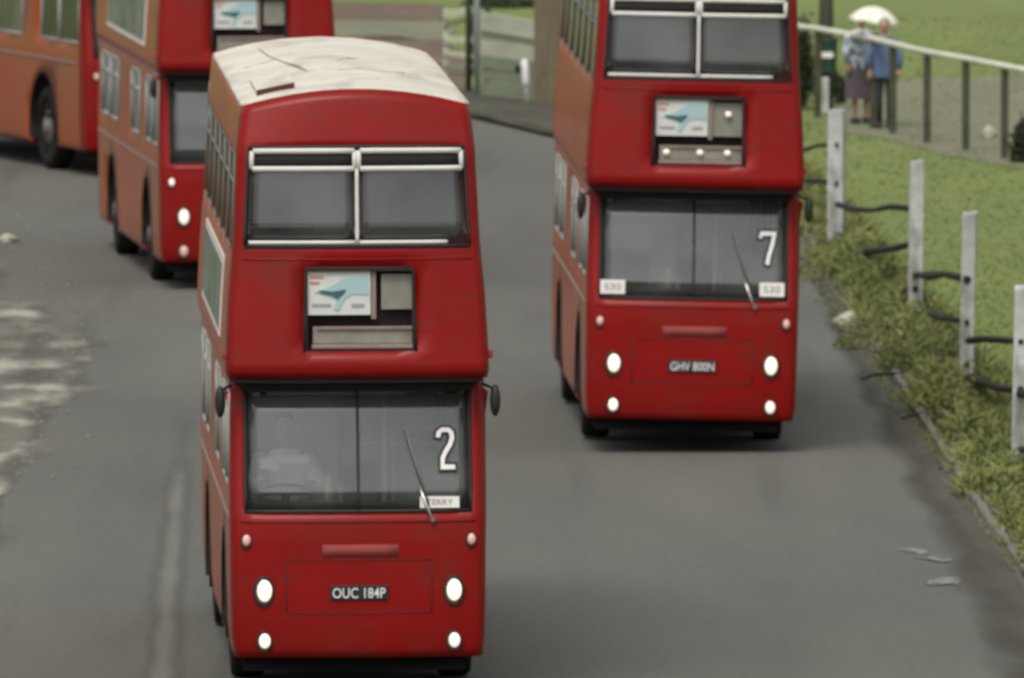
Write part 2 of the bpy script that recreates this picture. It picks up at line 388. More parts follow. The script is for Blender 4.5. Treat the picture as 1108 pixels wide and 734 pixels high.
for _ in range(15000):
    v = random.uniform(20, 620); u0 = 850 if v < 300 else 850+(v-280)*.75
    uu = random.uniform(u0, 1180); p = G(uu, v)
    if 88 < v < 140+(uu-905)*.2 and random.random() < .6: continue
    pts.append((p.x, p.y, 0))
pts = [p for p in pts if p[0] > between(vo, vo, .0, 0).x*0 + 2.6]
o = blades('field_grass', pts, .015, .04, .010, .9, 'blade', 2); o['label'] = 'short green grass covering the field behind the fence'; o['category'] = 'grass'
# weeds spilling over the kerb: leafy low clumps
V = []; Fc = []
def leafclump(x, y, r, h, n, sz):
    for _ in range(n):
        a = random.uniform(0, math.tau); rr = r*math.sqrt(random.random()); z = h*random.random()*(1-(rr/r)**2*.7)
        c = Vector((x+rr*math.cos(a), y+rr*math.sin(a)*1.6, .03+z))
        d = Vector((random.gauss(0, 1), random.gauss(0, 1), random.gauss(0, .6))).normalized()*sz*random.uniform(.6, 1.4)
        e = Vector((random.gauss(0, 1), random.gauss(0, 1), random.gauss(0, .6))).normalized()*sz*random.uniform(.4, .9)
        i = len(V); V.extend([c-d, c+e, c+d, c-e]); Fc.append((i, i+1, i+2, i+3))
clumps = [(900, 300, .28), (930, 322, .22), (955, 345, .3), (985, 372, .34), (1005, 402, .36), (975, 392, .25), (1030, 436, .3), (1062, 470, .34), (1010, 440, .26), (1080, 440, .2), (895, 268, .2), (930, 285, .22),
          (905, 250, .2), (965, 305, .24), (1020, 365, .28), (1068, 500, .28), (1095, 520, .3), (945, 372, .18), (1000, 350, .2), (880, 240, .2), (1036, 395, .22), (1105, 560, .3), (1055, 440, .22)]
for u, v, h in clumps:
    p = G(u, v)
    for _ in range(3): leafclump(p.x+random.gauss(0, .12), p.y+random.gauss(0, .7), random.uniform(.14, .26), h*random.uniform(.6, 1.25), 230, .022)
me = bpy.data.meshes.new('verge_weeds'); me.from_pydata([tuple(v) for v in V], [], Fc)
o = link('verge_weeds', me, 'weed'); tag(o, 'leafy weeds spilling over the kerb', 'weeds', kind='stuff')

# ------------------------------------------------------------------ the bus
L = 9.3
def interp(tab, z):
    if z <= tab[0][0]: return tab[0][1]
    for (a, b), (c, d) in zip(tab, tab[1:]):
        if z <= c: return b + (d-b)*(z-a)/(c-a)
    return tab[-1][1]
HWL = [(.28, .915), (.5, .94), (1.3, .945), (2.38, .94)]
HWU = [(2.34, .955), (2.42, .972), (2.6, .968), (3.0, .945), (3.36, .912), (4.06, .880), (4.2, .865), (4.36, .845)]
FYL = [(.28, .03), (.45, .0), (1.36, .03), (1.40, .06), (2.26, .27), (2.38, .27)]
FYU = [(2.34, .02), (2.42, -.03), (2.55, -.01), (3.30, .09), (4.06, .19), (4.2, .25), (4.36, .32)]
RX, RY, BOW = .075, .13, .07
def hw(z, up): return interp(HWU if up else HWL, z)
def fy(z, up): return interp(FYU if up else FYL, z)
def camber(x): return .13*(1-(x/.86)**2)
def Pt(u, z, up):
    h = hw(z, up); f = fy(z, up); k, t = u
    fx = h-RX; bow = lambda x: BOW*(x/h)**2; ryr = .12
    rearx = h-.12
    if k == 'L': x, y = -h, t
    elif k == 'R': x, y = h, t
    elif k == 'F': x = t*fx; y = f+bow(x)
    elif k in 'ab':                                   # front corners, t 0..1 from side to front
        a = t*math.pi/2; x = fx + RX*math.cos(a); y = f+bow(fx)+RY*(1-math.sin(a)); x = -x if k == 'a' else x
    elif k in 'cd':                                   # rear corners, t 0..1 from side to back
        a = t*math.pi/2; x = rearx+.12*math.cos(a); y = L-.12*(1-math.sin(a)); x = -x if k == 'd' else x
    else: x = t*rearx; y = L
    if up and z > 4.0: 
        s = min(1, (z-4.0)/.36); z = z + camber(x)*s*s*(3-2*s)
    return Vector((x, y, z))
LWIN_L = [(.42, 1.30), (1.36, 2.15), (3.05, 4.25), (6.2, 7.35), (7.45, 8.6)]      # offside, lower deck
LWIN_R = [(2.0, 3.2), (3.3, 4.0), (5.5, 6.6), (6.7, 7.8), (7.9, 8.8)]
DOORS_R = [(.42, 1.5), (4.2, 5.3)]
UWIN = [(.62, 1.95), (2.07, 3.40), (3.52, 4.85), (4.97, 6.30), (6.42, 7.75), (7.87, 8.95)]
LZ = (1.55, 2.24); UZ = (3.30, 3.98); WS = (1.38, 2.26, .955); UW = (3.345, 4.045, .975); DB = (2.565, 3.175, -.445, .48)
def shell(up):
    if up:
        ys = sorted({.5, 9.1} | {v for a in UWIN for v in a} | {2.75, 4.2, 5.6, 7.1, 8.4})
        fr = sorted({-1, -.975, -.445, .48, .975, 1} | {-.8, -.6, -.3, -.15, 0, .15, .3, .65, .8})
        zs = [2.36, 2.42, 2.48, DB[0], 2.7, 2.85, 3.0, DB[1], UZ[0], UW[0], 3.5, 3.65, 3.8, UZ[1], UW[1], 4.10, 4.16, 4.22, 4.29, 4.36]
        yl = yr = ys
    else:
        base = {.32, 9.1}
        yl = sorted(base | {v for a in LWIN_L for v in a} | {2.6, 4.8, 5.4})
        yr = sorted(base | {v for a in LWIN_R+DOORS_R for v in a})
        fr = sorted({-1, -.955, .955, 1} | {-.8, -.6, -.4, -.2, 0, .2, .4, .6, .8})
        zs = [.30, .36, .46, .8, 1.1, 1.30, WS[0], LZ[0], 1.8, 2.0, LZ[1], WS[1], 2.36]
    if not up: yl = [max(y, .42) if y < .42 else y for y in yl]; yr = [max(y, .42) if y < .42 else y for y in yr]; yl = sorted(set(yl)); yr = sorted(set(yr))
    us = [('L', y) for y in reversed(yl)] + [('a', t) for t in (0, .2, .4, .6, .8)] + [('F', t) for t in fr] + [('b', t) for t in (.8, .6, .4, .2, 0)] + [('R', y) for y in yr] \
        + [('c', t) for t in (0, .33, .66)] + [('B', t) for t in (1, .5, 0, -.5, -1)] + [('d', t) for t in (.66, .33, 0)]
    bm = bmesh.new(); g = [[bm.verts.new(Pt(u, z, up)) for z in zs] for u in us]
    n = len(us)
    def hole(u0, u1, z0, z1):
        zm = (z0+z1)/2
        if u0[0] == u1[0]:
            m = (u0[1]+u1[1])/2
            if u0[0] == 'F':
                if up: return (abs(m) < UW[2] and UW[0] < zm < UW[1]) or (DB[2] < m < DB[3] and DB[0] < zm < DB[1])
                return abs(m) < WS[2] and WS[0] < zm < WS[1]
            if up and u0[0] in 'LR': return UZ[0] < zm < UZ[1] and any(a < m < b for a, b in UWIN)
            if u0[0] == 'L': return LZ[0] < zm < LZ[1] and any(a < m < b for a, b in LWIN_L)
            if u0[0] == 'R': return (LZ[0] < zm < LZ[1] and any(a < m < b for a, b in LWIN_R)) or (.36 < zm < LZ[1] and any(a < m < b for a, b in DOORS_R))
        return False
    for i in range(n):
        j = (i+1) % n
        for k in range(len(zs)-1):
            if not hole(us[i], us[j], zs[k], zs[k+1]):
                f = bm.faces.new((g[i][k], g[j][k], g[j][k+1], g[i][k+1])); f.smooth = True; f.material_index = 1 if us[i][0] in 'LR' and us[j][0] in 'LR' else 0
    for v in [v for v in bm.verts if not v.link_faces]: bm.verts.remove(v)
    bmesh.ops.recalc_face_normals(bm, faces=bm.faces)
    if sum(f.normal.x*f.calc_center_median().x for f in bm.faces) < 0: bmesh.ops.reverse_faces(bm, faces=bm.faces)
    me = bpy.data.meshes.new('shell'); bm.to_mesh(me); bm.free()
    o = bpy.data.objects.new('shell', me); C.objects.link(o)
    s = o.modifiers.new('s', 'SOLIDIFY'); s.thickness = .035; s.offset = -1
    cut = []
    if not up:
        for cy in (2.1, 7.15):
            b2 = bmesh.new(); bmesh.ops.create_cone(b2, cap_ends=True, segments=40, radius1=.64, radius2=.64, depth=2.6, matrix=Matrix.Translation((0, cy, .50)) @ Matrix.Rotation(math.pi/2, 4, 'Y'))
            cm = bpy.data.meshes.new('cut'); b2.to_mesh(cm); b2.free(); c = bpy.data.objects.new('cut', cm); C.objects.link(c); cut.append(c)
            md = o.modifiers.new('b', 'BOOLEAN'); md.object = c; md.operation = 'DIFFERENCE'; md.solver = 'EXACT'
    me = bake(o)
    for c in cut: bpy.data.objects.remove(c)
    return me
def roof_mesh():
    ys = [('L', y) for y in (9.1, 7.5, 5.5, 3.5, 1.5, .7)]
    us = ys + [('a', t) for t in (0, .2, .4, .6, .8)] + [('F', t) for t in (-1, -.8, -.6, -.4, -.2, 0, .2, .4, .6, .8, 1)] + [('b', t) for t in (.8, .6, .4, .2, 0)] \
        + [('R', y) for k, y in reversed(ys)] + [('c', t) for t in (0, .33, .66)] + [('B', t) for t in (1, .5, 0, -.5, -1)] + [('d', t) for t in (.66, .33)]
    bm = bmesh.new(); rings = []
    for k, dz in ((1, -.012), (1.004, .004), (.985, .014), (.9, .018), (.7, .02), (.45, .02), (.2, .02), (.03, .02)):
        ring = []
        for u in us:
            p = Pt(u, 4.36, True); x = p.x*k; q = min(1, k); y = 4.8 + (p.y-4.8)*(1-(1-q)*.22 if q < 1 else 1)
            if k > 1: y = 4.8+(p.y-4.8)*1.0008
            ring.append(bm.verts.new((x, y, 4.36+camber(x)+dz - (.02*((y-8.2)/1.0)**2 if y > 8.2 else 0))))
        rings.append(ring)
    n = len(us)
    for a, b in zip(rings, rings[1:]):
        for i in range(n): bm.faces.new((a[i], a[(i+1) % n], b[(i+1) % n], b[i])).smooth = True
    bm.faces.new(rings[-1])
    return mesh('roof', bm, True)
def floor_mesh(z0, z1, up, inset=.04):
    bm = bmesh.new(); us = [('L', 9.1), ('L', .6)] + [('a', t) for t in (0, .3, .6)] + [('F', t) for t in (-1, -.5, 0, .5, 1)] + [('b', t) for t in (.6, .3, 0)] + [('R', .6), ('R', 9.1), ('B', 1), ('B', -1)]
    c = Vector((0, 4.7, 0)); ri = []
    for z in (z0, z1):
        ring = []
        for u in us:
            p = Pt(u, z1, up); d = Vector((p.x*(1-inset), 4.7+(p.y-4.7)*(1-inset*.25), z)); ring.append(bm.verts.new(d))
        ri.append(ring)
    n = len(us)
    for i in range(n): bm.faces.new((ri[0][i], ri[0][(i+1) % n], ri[1][(i+1) % n], ri[1][i]))
    bm.faces.new(ri[0]); bm.faces.new(ri[1]); return mesh('floor', bm)
def front_grid(bm, f0, f1, z0, z1, up, dy, nx=10, nz=3, mi=0, th=0.006):
    """a patch lying on the front, dy behind (+) or before (-) the skin"""
    for off in (dy, dy+th):
        g = [[bm.verts.new(Pt(('F', f0+(f1-f0)*i/nx), z0+(z1-z0)*k/nz, up)+Vector((0, off, 0))) for k in range(nz+1)] for i in range(nx+1)]
        for i in range(nx):
            for k in range(nz): f = bm.faces.new((g[i][k], g[i+1][k], g[i+1][k+1], g[i][k+1])); f.material_index = mi; f.smooth = True
        if off == dy: g0 = g
    rim = [(i, 0) for i in range(nx+1)] + [(nx, k) for k in range(1, nz+1)] + [(i, nz) for i in range(nx-1, -1, -1)] + [(0, k) for k in range(nz-1, 0, -1)]
    for a, b in zip(rim, rim[1:]+rim[:1]):
        f = bm.faces.new((g0[a[0]][a[1]], g0[b[0]][b[1]], g[b[0]][b[1]], g[a[0]][a[1]])); f.material_index = mi
def front_bar(bm, f0, z0, f1, z1, up, dy, rad, n=8, mi=0):
    tube(bm, [Pt(('F', f0+(f1-f0)*i/n), z0+(z1-z0)*i/n, up)+Vector((0, dy, 0)) for i in range(n+1)], rad, 6, mi)
def side_win(bm, side, y0, y1, z0, z1, up, dx, n=3, th=.006):
    for off in (dx, dx+th):
        g = [[bm.verts.new((side*(hw(z0+(z1-z0)*k/n, up)-off), y, z0+(z1-z0)*k/n)) for k in range(n+1)] for y in (y0, y1)]
        for k in range(n): bm.faces.new((g[0][k], g[1][k], g[1][k+1], g[0][k+1]))
        if off == dx: g0 = g
    for k in range(n):
        for j in (0, 1): bm.faces.new((g0[j][k], g0[j][k+1], g[j][k+1], g[j][k]))
    for k in (0, n): bm.faces.new((g0[0][k], g0[1][k], g[1][k], g[0][k]))
def side_frame(bm, side, y0, y1, z0, z1, up, hopper):
    X = lambda z: side*(hw(z, up)-.002)
    loop = [(y0, z0), (y1, z0), (y1, z1), (y0, z1), (y0, z0)]
    for (a, b), (c, d) in zip(loop, loop[1:]):
        tube(bm, [(X(b+(d-b)*t), a+(c-a)*t, b+(d-b)*t) for t in (0, .5, 1)], .008 if up else .014, 5)
    if hopper: zz = z1-.2; tube(bm, [(X(zz), y0, zz), (X(zz), y1, zz)], .014, 5)
cache = {}
def cached(key, fn):
    if key not in cache: cache[key] = fn()
    return cache[key]
def part(name, key, fn, m, parent): return link(name, cached(key, fn), m, parent)
def B(fn, smooth=False):
    def g():
        bm = bmesh.new(); fn(bm); return mesh('part', bm, smooth)
    return g
FX = .87
def bus(loc, rz, roll, label, number=None, plate='', stickers=0, bulbs=False, advert=True, lamps=True, shear=0., roof_vent=False):
    t = empty('double_decker_bus', loc, (0, roll, rz)); tag(t, label, 'bus', 'red double-decker buses driving round the bend')
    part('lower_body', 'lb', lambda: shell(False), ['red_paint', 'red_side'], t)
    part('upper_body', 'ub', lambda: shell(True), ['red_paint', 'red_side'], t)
    rf = part('roof', 'rf', roof_mesh, 'cream_roof', t)
    part('upper_floor', 'fl', lambda: floor_mesh(2.33, 2.375, True, .03), 'rubber', t)
    part('lower_floor', 'fl2', lambda: floor_mesh(.62, .66, False), 'chassis', t)
    def under(bm): box(bm, -.80, .80, .35, 8.9, .26, .60, bev=.02); box(bm, -.85, .78, .12, .5, .20, .36)
    part('chassis', 'ch', B(under), 'chassis', t)
    # wheels
    def tyre(bm, s, y, x1): disc_x(bm, s*(x1-.26), y, .49, [(.36, 0), (.47, s*.01), (.49, s*.05), (.49, s*.21), (.465, s*.25), (.34, s*.262), (.33, s*.23)] )
    def rim(bm, s, y, x1):
        disc_x(bm, s*(x1-.05), y, .49, [(.31, 0), (.31, s*.025), (.20, s*.02), (.18, s*.05), (.09, s*.055), (.085, s*.085), (.03, s*.085)])
        for a in range(8): box(bm, s*(x1-.005)-.02, s*(x1-.005)+.02, y+.14*math.cos(a*.785)-.015, y+.14*math.cos(a*.785)+.015, .49+.14*math.sin(a*.785)-.015, .49+.14*math.sin(a*.785)+.015)
    for y in (2.1, 7.15):
        for s in (-1, 1):
            wh = part('wheel', ('ty', y, s), B(lambda bm: tyre(bm, s, y, .905)), 'tyre', t)
            part('rim', ('ri', y, s), B(lambda bm: rim(bm, s, y, .89)), 'hub', wh)
            def arch(bm):
                pr = None
                for i in range(17):
                    a = math.pi*(-.08+1.16*i/16); q = [bm.verts.new((s*x, y+.632*math.cos(a), max(.30, .50+.632*math.sin(a)))) for x in (.45, .951)]
                    if pr: bm.faces.new((pr[0], pr[1], q[1], q[0]))
                    pr = q
            part('wheel_arch', ('wa', y, s), B(arch), 'dark', t)
    # windscreen
    def ws(bm): front_grid(bm, -.955, .955, WS[0], WS[1], False, .012, 14, 5)
    w_ = part('windscreen', 'ws', B(ws), 'glass', t)
    def wsf(bm):
        for a in ((-.955, WS[0], .955, WS[0]), (-.955, WS[1], .955, WS[1]), (-.955, WS[0], -.955, WS[1]), (.955, WS[0], .955, WS[1])): front_bar(bm, *a, False, 0, .014)
        front_bar(bm, .0, WS[0], .0, WS[1], False, -.004, .011)
    part('window_rubber', 'wsf', B(wsf), 'rubber', w_)
    part('lip_shade_band', 'band', B(lambda bm: front_grid(bm, -.99, .99, 2.262, 2.335, False, -.012, 14, 1)), 'dark', t)  # dark surface under the lip, with the lip's shadow put into its colour
    # wiper
    def wiper(bm):
        q = lambda f, z, d=-.02: Pt(('F', f), z, False)+Vector((0, d, 0))
        tube(bm, [q(.60, 1.42), q(.40, 1.98)], .008, 6)
        tube(bm, [q(.63, 1.32, .0), q(.63, 1.32, -.04)], .02, 8)
    wq = part('wiper', 'wi', B(wiper), 'hub', t)
    part('wiper_arm', 'wia', B(lambda bm: tube(bm, [Pt(('F', f), z, False)+Vector((0, -.03, 0)) for f, z in ((.63, 1.31), (.575, 1.42), (.52, 1.56))], .012, 6)), 'chrome', wq)
    # upper front window: two lights with opening tops
    for s in (-1, 1):
        a, b = sorted((s*.975, s*.0))
        uw = part('front_window', ('uw', s), B(lambda bm: front_grid(bm, a+.012, b-.012, UW[0], UW[1], True, .012, 8, 4)), 'glass', t)
        part('vent_shade_strip', ('vg', s), B(lambda bm: front_grid(bm, a+.02, b-.02, UW[1]-.135, UW[1]-.012, True, -.002, 8, 1, th=.008)), 'dark', uw)  # opaque dark strip added over the slot glass to hide its glare
        def fr_(bm):
            e = .02
            for z in (UW[1]-.012, UW[1]-.142): front_bar(bm, a+e+.01, z, b-e, z, True, -.006, .023)
            for f in (a+e, b-e): front_bar(bm, f, UW[1]-.012, f, UW[1]-.142, True, -.006, .019, 2)
            if s > 0: front_bar(bm, 0, UW[1]-.142, 0, UW[0]+.0, True, -.008, .015)
        part('window_frame', ('uwf', s), B(fr_), 'white_frame', uw)
        part('sill_bar', ('usb', s), B(lambda bm: front_bar(bm, a+.02, UW[0]+.018, b-.02-(.16 if s > 0 else 0), UW[0]+.018, True, -.006, .017)), 'white_frame', uw)
    def rub(bm):
        for a in ((-.99, UW[0]-.012, .99, UW[0]-.012), (-.99, UW[1]+.012, .99, UW[1]+.012), (-.99, UW[0], -.99, UW[1]), (.99, UW[0], .99, UW[1])): front_bar(bm, *a, True, 0, .014)
    part('window_rubber', 'uwr', B(rub), 'rubber', t)
    # destination box
    def hatch(bm):
        for f0, f1, z0, z1 in ((DB[2], DB[2]+.02, DB[0], DB[1]), (DB[3]-.02, DB[3], DB[0], DB[1]), (DB[2], DB[3], DB[1]-.02, DB[1]), (DB[2], DB[3], DB[0], DB[0]+.012)):
            x0, x1 = f0*FX, f1*FX; box(bm, x0, x1, .03, .16, z0, z1)
        box(bm, DB[2]*FX, DB[3]*FX, .16, .18, DB[0], DB[1])
        front_bar(bm, DB[2], DB[0], DB[2], DB[1], True, 0, .010, 3); front_bar(bm, DB[3], DB[0], DB[3], DB[1], True, 0, .010, 3)
        front_bar(bm, DB[2], DB[1], DB[3], DB[1], True, 0, .012, 3)
    db = part('destination_box', 'db', B(hatch), 'box_dark', t)
    part('route_blind', 'bl', B(lambda bm: box(bm, -.375, .095, .055, .075, 2.83, 3.155, bev=.004)), 'blind_white', db)
    def pic(bm):
        def poly(pp, mi, y):
            lo = [bm.verts.new((x, y, z)) for x, z in pp]; hi = [bm.verts.new((x, y-.003, z)) for x, z in pp]
            bm.faces.new(lo).material_index = mi; bm.faces.new(hi).material_index = mi
            for i in range(len(pp)): bm.faces.new((lo[i], lo[(i+1) % len(pp)], hi[(i+1) % len(pp)], hi[i])).material_index = mi
        X = lambda f: -.375+.47*f; Z = lambda f: 3.155-.325*f
        poly([(X(a), Z(b)) for a, b in ((.12, .48), (.35, .37), (.6, .15), (.96, .10), (.97, .55), (.72, .52), (.6, .62), (.5, .9), (.42, .88), (.48, .62), (.3, .55))], 0, .0525)
        poly([(X(a), Z(b)) for a, b in ((.18, .43), (.40, .46), (.62, .42), (.58, .52), (.48, .64), (.40, .56), (.22, .50))], 1, .0485)
        for a, b, c, d in ((.05, .10, .26, .16), (.05, .24, .20, .29)): poly([(X(a), Z(b)), (X(c), Z(b)), (X(c), Z(d)), (X(a), Z(d))], 2, .0525)
        for a, b, c, d in ((.08, .74, .38, .80), (.70, .74, .90, .82)): poly([(X(a), Z(b)), (X(c), Z(b)), (X(c), Z(d)), (X(a), Z(d))], 3, .0525)
    part('blind_picture', 'pic', B(pic), ['blind_blue', 'blind_teal', 'blind_red', 'blind_grey'], db)
    part('number_blind', ('nb', bulbs), B(lambda bm: (box(bm, .135 if bulbs else .175, .405, .085, .10, 2.83 if bulbs else 2.87, 3.13))), 'panel_grey', db)
    part('box_divider', 'bd', B(lambda bm: box(bm, .10, .135, .06, .14, 2.80, 3.155)), 'panel_tan', db)
    def low(bm):
        box(bm, -.33, .41, .075, .10, 2.62, 2.745); box(bm, -.34, .41, .03, .075, 2.582, 2.615, 1, bev=.008); box(bm, -.30, .40, .055, .075, 2.725, 2.745, 1)
    part('lower_blind', 'low', B(low), ['panel_grey', 'panel_tan'], db)
    if bulbs:
        for x, z in ((-.27, 2.685), (.03, 2.685), (.275, 2.685), (.275, 3.03)):
            bb = link('bulb', cached('bulb', B(lambda bm: bmesh.ops.create_uvsphere(bm, u_segments=14, v_segments=8, radius=.028), True)), 'bulb', db)
            bb.location = (x, .05, z); bb.scale = (1.1, 1, .95)
    # lamps, elliptical bezels
    def lamp(name, x, z, rx, rz, m, y=.0):
        y = fy(z, False)+BOW*(x/.945)**2
        def bz(bm): disc_y(bm, x, y+.01, z, rx*1.18, rz*1.16, [(1, 0), (1, -.02), (.9, -.03), (.82, -.01), (.5, -.008)])
        def ln(bm): disc_y(bm, x, y-.006, z, rx, rz, [(.98, 0), (.95, -.008), (.84, -.014)])
        def core(bm): disc_y(bm, x+.004, y-.019, z+.006, rx*.80, rz*.80, [(1, 0), (.9, -.006), (.6, -.012), (.2, -.015)])
        q = part(name, (name, x, z), B(ln, True), 'lens_rim', t)
        part('lens', (name, x, z, m), B(core, True), m, q)
        part('bezel', (name, x, z, 'bz'), B(bz), 'rubber', q)
    for s in (-1, 1):
        lamp('headlight', s*.70, .79, .068, .100, 'lamp_on' if lamps else 'lamp_low')
        lamp('fog_lamp', s*.70, .42, .052, .068, ('lamp_on' if s < 0 else 'lamp_low') if lamps else 'lamp_dim')
        lamp('side_lamp', s*.83, 1.165, .036, .05, 'lamp_dim' if lamps else 'lamp_low')
        # mirrors and the small side lamps at canopy level
        def mir(bm):
            bmesh.ops.create_uvsphere(bm, u_segments=16, v_segments=10, radius=1); bmesh.ops.scale(bm, verts=bm.verts, vec=(.04, .05, .12)); bmesh.ops.translate(bm, verts=bm.verts, vec=(s*1.015, .14, 2.19))
        mr = part('mirror', ('mi', s), B(mir, True), 'rubber', t)
        part('mirror_arm', ('ma', s), B(lambda bm: tube(bm, [(s*.93, .32, 2.30), (s*.99, .20, 2.28), (s*1.012, .15, 2.24)], .011, 6)), 'rubber', mr)
        part('ear_lamp', ('el', s), B(lambda bm: box(bm, min(s*.955, s*1.0), max(s*.955, s*1.0), .14, .24, 2.50, 2.56, bev=.015)), 'pink_trim', t)
    part('name_strip', 'ns', B(lambda bm: front_grid(bm, -.31, .34, 1.045, 1.135, False, -.004, 6, 1, th=.006)), 'pink_trim', t)
    def seams(bm):
        pass
    part('front_beading', 'fb', B(lambda bm: front_bar(bm, -1, 1.305, 1, 1.305, False, -.002, .007, 14)), 'red_paint', t)
    part('front_beading', 'fb2', B(lambda bm: front_bar(bm, -1, 3.24, 1, 3.24, True, -.002, .006, 14)), 'red_paint', t)
    def seams(bm):
        front_bar(bm, -.62, .63, .62, .63, False, .001, .005)
        for q in (-.62, .62): front_bar(bm, q, .63, q, 1.02, False, .001, .0045, 3)
        front_bar(bm, -.62, 1.02, .62, 1.02, False, .001, .0045)
    part('panel_seam', 'sm', B(seams), 'box_dark', t)
    y_ = fy(.77, False)
    pl = part('number_plate', 'pl', B(lambda bm: box(bm, -.215, .215, y_-.012, y_+.02, .725, .835, bev=.006)), 'plate_black', t)
    tx = part('plate_lettering', 'pt'+plate, lambda: text_mesh(plate, .076, .39, .002, .004), 'letter_white', pl); tx.location = (0, y_-.017, .78)
    if number:
        wy = lambda f, z: Pt(('F', f), z, False).y
        tilt = math.atan(.21/.86)
        for nm, mm, rad, dy in (('number_outline', 'rubber', .034, -.006), ('number_sticker', 'letter_white', .0165, -.012)):
            q = part(nm, nm+number, lambda: numeral_mesh(number, .125, .285, rad), mm, w_)
            q.location = (.655, wy(.75, 1.83)+dy, 1.83); q.rotation_euler = (-tilt, 0, 0)
    if stickers:
        spots = [(.60, 1.44, .29, .085, 'TERRY')] if stickers == 1 else [(-.72, 1.47, .22, .125, 'S30'), (.70, 1.47, .22, .125, 'S30')]
        for x, z, a, b, s_ in spots:
            yy = Pt(('F', x/FX), z, False).y
            q = part('sticker', ('st', x, a), B(lambda bm: box(bm, -a/2, a/2, -.012, -.004, -b/2, b/2)), 'sticker_white', w_)
            q.location = (x, yy-.006, z); q.rotation_euler = (-.24, 0, 0)
            r = part('sticker_lettering', ('sl', s_, a), lambda: text_mesh(s_, b*.5, a*.68, .001), 'sticker_grey', q); r.location = (0, -.0145, 0)
    # side windows, doors and advert panels
    for side, lst in ((-1, LWIN_L), (1, LWIN_R)):
        for a, b in lst:
            q = part('side_window', ('sw', side, a), B(lambda bm: side_win(bm, side, a, b, LZ[0], LZ[1], False, .012)), 'cab_glass' if a < 2.1 else 'side_glass', t)
            part('window_frame', ('swf', side, a), B(lambda bm: side_frame(bm, side, a, b, LZ[0], LZ[1], False, a > 2)), 'frame_grey', q)
        for a, b in UWIN:
            q = part('side_window', ('uw', side, a), B(lambda bm: side_win(bm, side, a, b, UZ[0], UZ[1], True, .012)), 'side_glass', t)
            part('window_frame', ('uwf', side, a), B(lambda bm: side_frame(bm, side, a, b, UZ[0], UZ[1], True, True)), 'dull_frame', q)
        if advert:
            q = part('advert_board', ('ad', side), B(lambda bm: side_win(bm, side, 2.0, 7.4, 2.56, 3.16, True, -.010, 4, .012)), 'advert_border', t)
            part('advert_face', ('af', side), B(lambda bm: side_win(bm, side, 2.12, 7.28, 2.62, 3.10, True, -.014, 4, .003)), 'advert_face', q)
    for a, b in DOORS_R:
        q = part('door', ('do', a), B(lambda bm: side_win(bm, 1, a, b, .36, LZ[1], False, .02, 4)), 'side_glass', t)
        def df(bm):
            side_frame(bm, 1, a, b, .38, LZ[1], False, False); box(bm, .93, .945, (a+b)/2-.02, (a+b)/2+.02, .38, LZ[1]); box(bm, .92, .94, a+.02, b-.02, .36, .8)
        part('door_frame', ('dof', a), B(df), 'red_paint', q)
    def trim(bm):
        for s in (-1, 1): box(bm, min(s*.94, s*.955), max(s*.94, s*.955), .5, 9.1, 1.30, 1.325); 
    part('side_trim', 'tr', B(trim), 'panel_tan', t)
    # cab and saloon furnishings seen through the glass
    def dash(bm):
        box(bm, -.86, .86, .12, .42, 1.18, 1.36, bev=.03); box(bm, -.85, -.28, .40, .60, .66, 1.42, bev=.03)
    part('dashboard', 'da', B(dash), 'rubber', t)
    def stw(bm):
        c = Vector((-.52, .66, 1.47)); n = Vector((0, .35, .94)).normalized(); a = Vector((1, 0, 0)); b_ = n.cross(a)
        tube(bm, [c+(a*math.cos(q*math.tau/20)*.21+b_*math.sin(q*math.tau/20)*.23) for q in range(21)], .014, 6, cap=False)
        tube(bm, [c-a*.2, c+a*.2], .012, 5); tube(bm, [c, c-n*.35], .03, 8)
    part('steering_wheel', 'stw', B(stw), 'rubber', t)
    part('ticket_machine', 'tm', B(lambda bm: (tube(bm, [(-.22, .38, 1.2), (-.215, .40, 1.62)], .03, 8), box(bm, -.27, -.17, .36, .46, 1.30, 1.44, bev=.015))), 'lining', t)
    def cabwall(bm):
        box(bm, -.90, -.12, 1.42, 1.45, .66, 2.32); box(bm, .30, .33, 1.8, 1.83, .66, 2.32); box(bm, .88, .9, 1.6, 1.9, .66, 2.3)
        box(bm, -.12, -.09, .9, 1.45, .66, 1.5); tube(bm, [(.22, .9, .66), (.22, .9, 2.32)], .02, 8)
    part('cab_partition', 'cw', B(cabwall), 'lining', t)
    part('bulkhead', 'bh', B(lambda bm: (box(bm, -.88, .88, 8.6, 8.63, .66, 2.32), box(bm, -.88, .88, 8.9, 8.93, 2.38, 4.15))), 'lining', t)
    def seat(bm):
        box(bm, -.32, .32, 0, .38, .32, .42, bev=.03); box(bm, -.32, .32, .34, .42, .40, .85, bev=.03); tube(bm, [(-.30, .38, .86), (-.27, .38, .90), (.27, .38, .90), (.30, .38, .86)], .015, 6, 1)
        box(bm, -.25, -.2, .1, .15, 0, .32); box(bm, .2, .25, .1, .15, 0, .32)
    for s in (-1, 1):
        for k in range(5):
            q = part('seat', 'seat', B(seat), ['seat_cloth', 'chrome'], t); q.location = (s*.50, .75+k*.9, 2.38)
    for k in range(3):
        for s in (-1, 1):
            q = part('seat', 'seat', B(seat), ['seat_cloth', 'chrome'], t); q.location = (s*.50, 3.4+k*1.2, .66)
    q = part('seat', 'dseat', B(lambda bm: (box(bm, -.74, -.34, .86, 1.24, 1.0, 1.12, bev=.03), box(bm, -.72, -.36, 1.22, 1.30, 1.1, 1.75, bev=.03), box(bm, -.62, -.46, .98, 1.14, .66, 1.0))), 'seat_cloth', t)
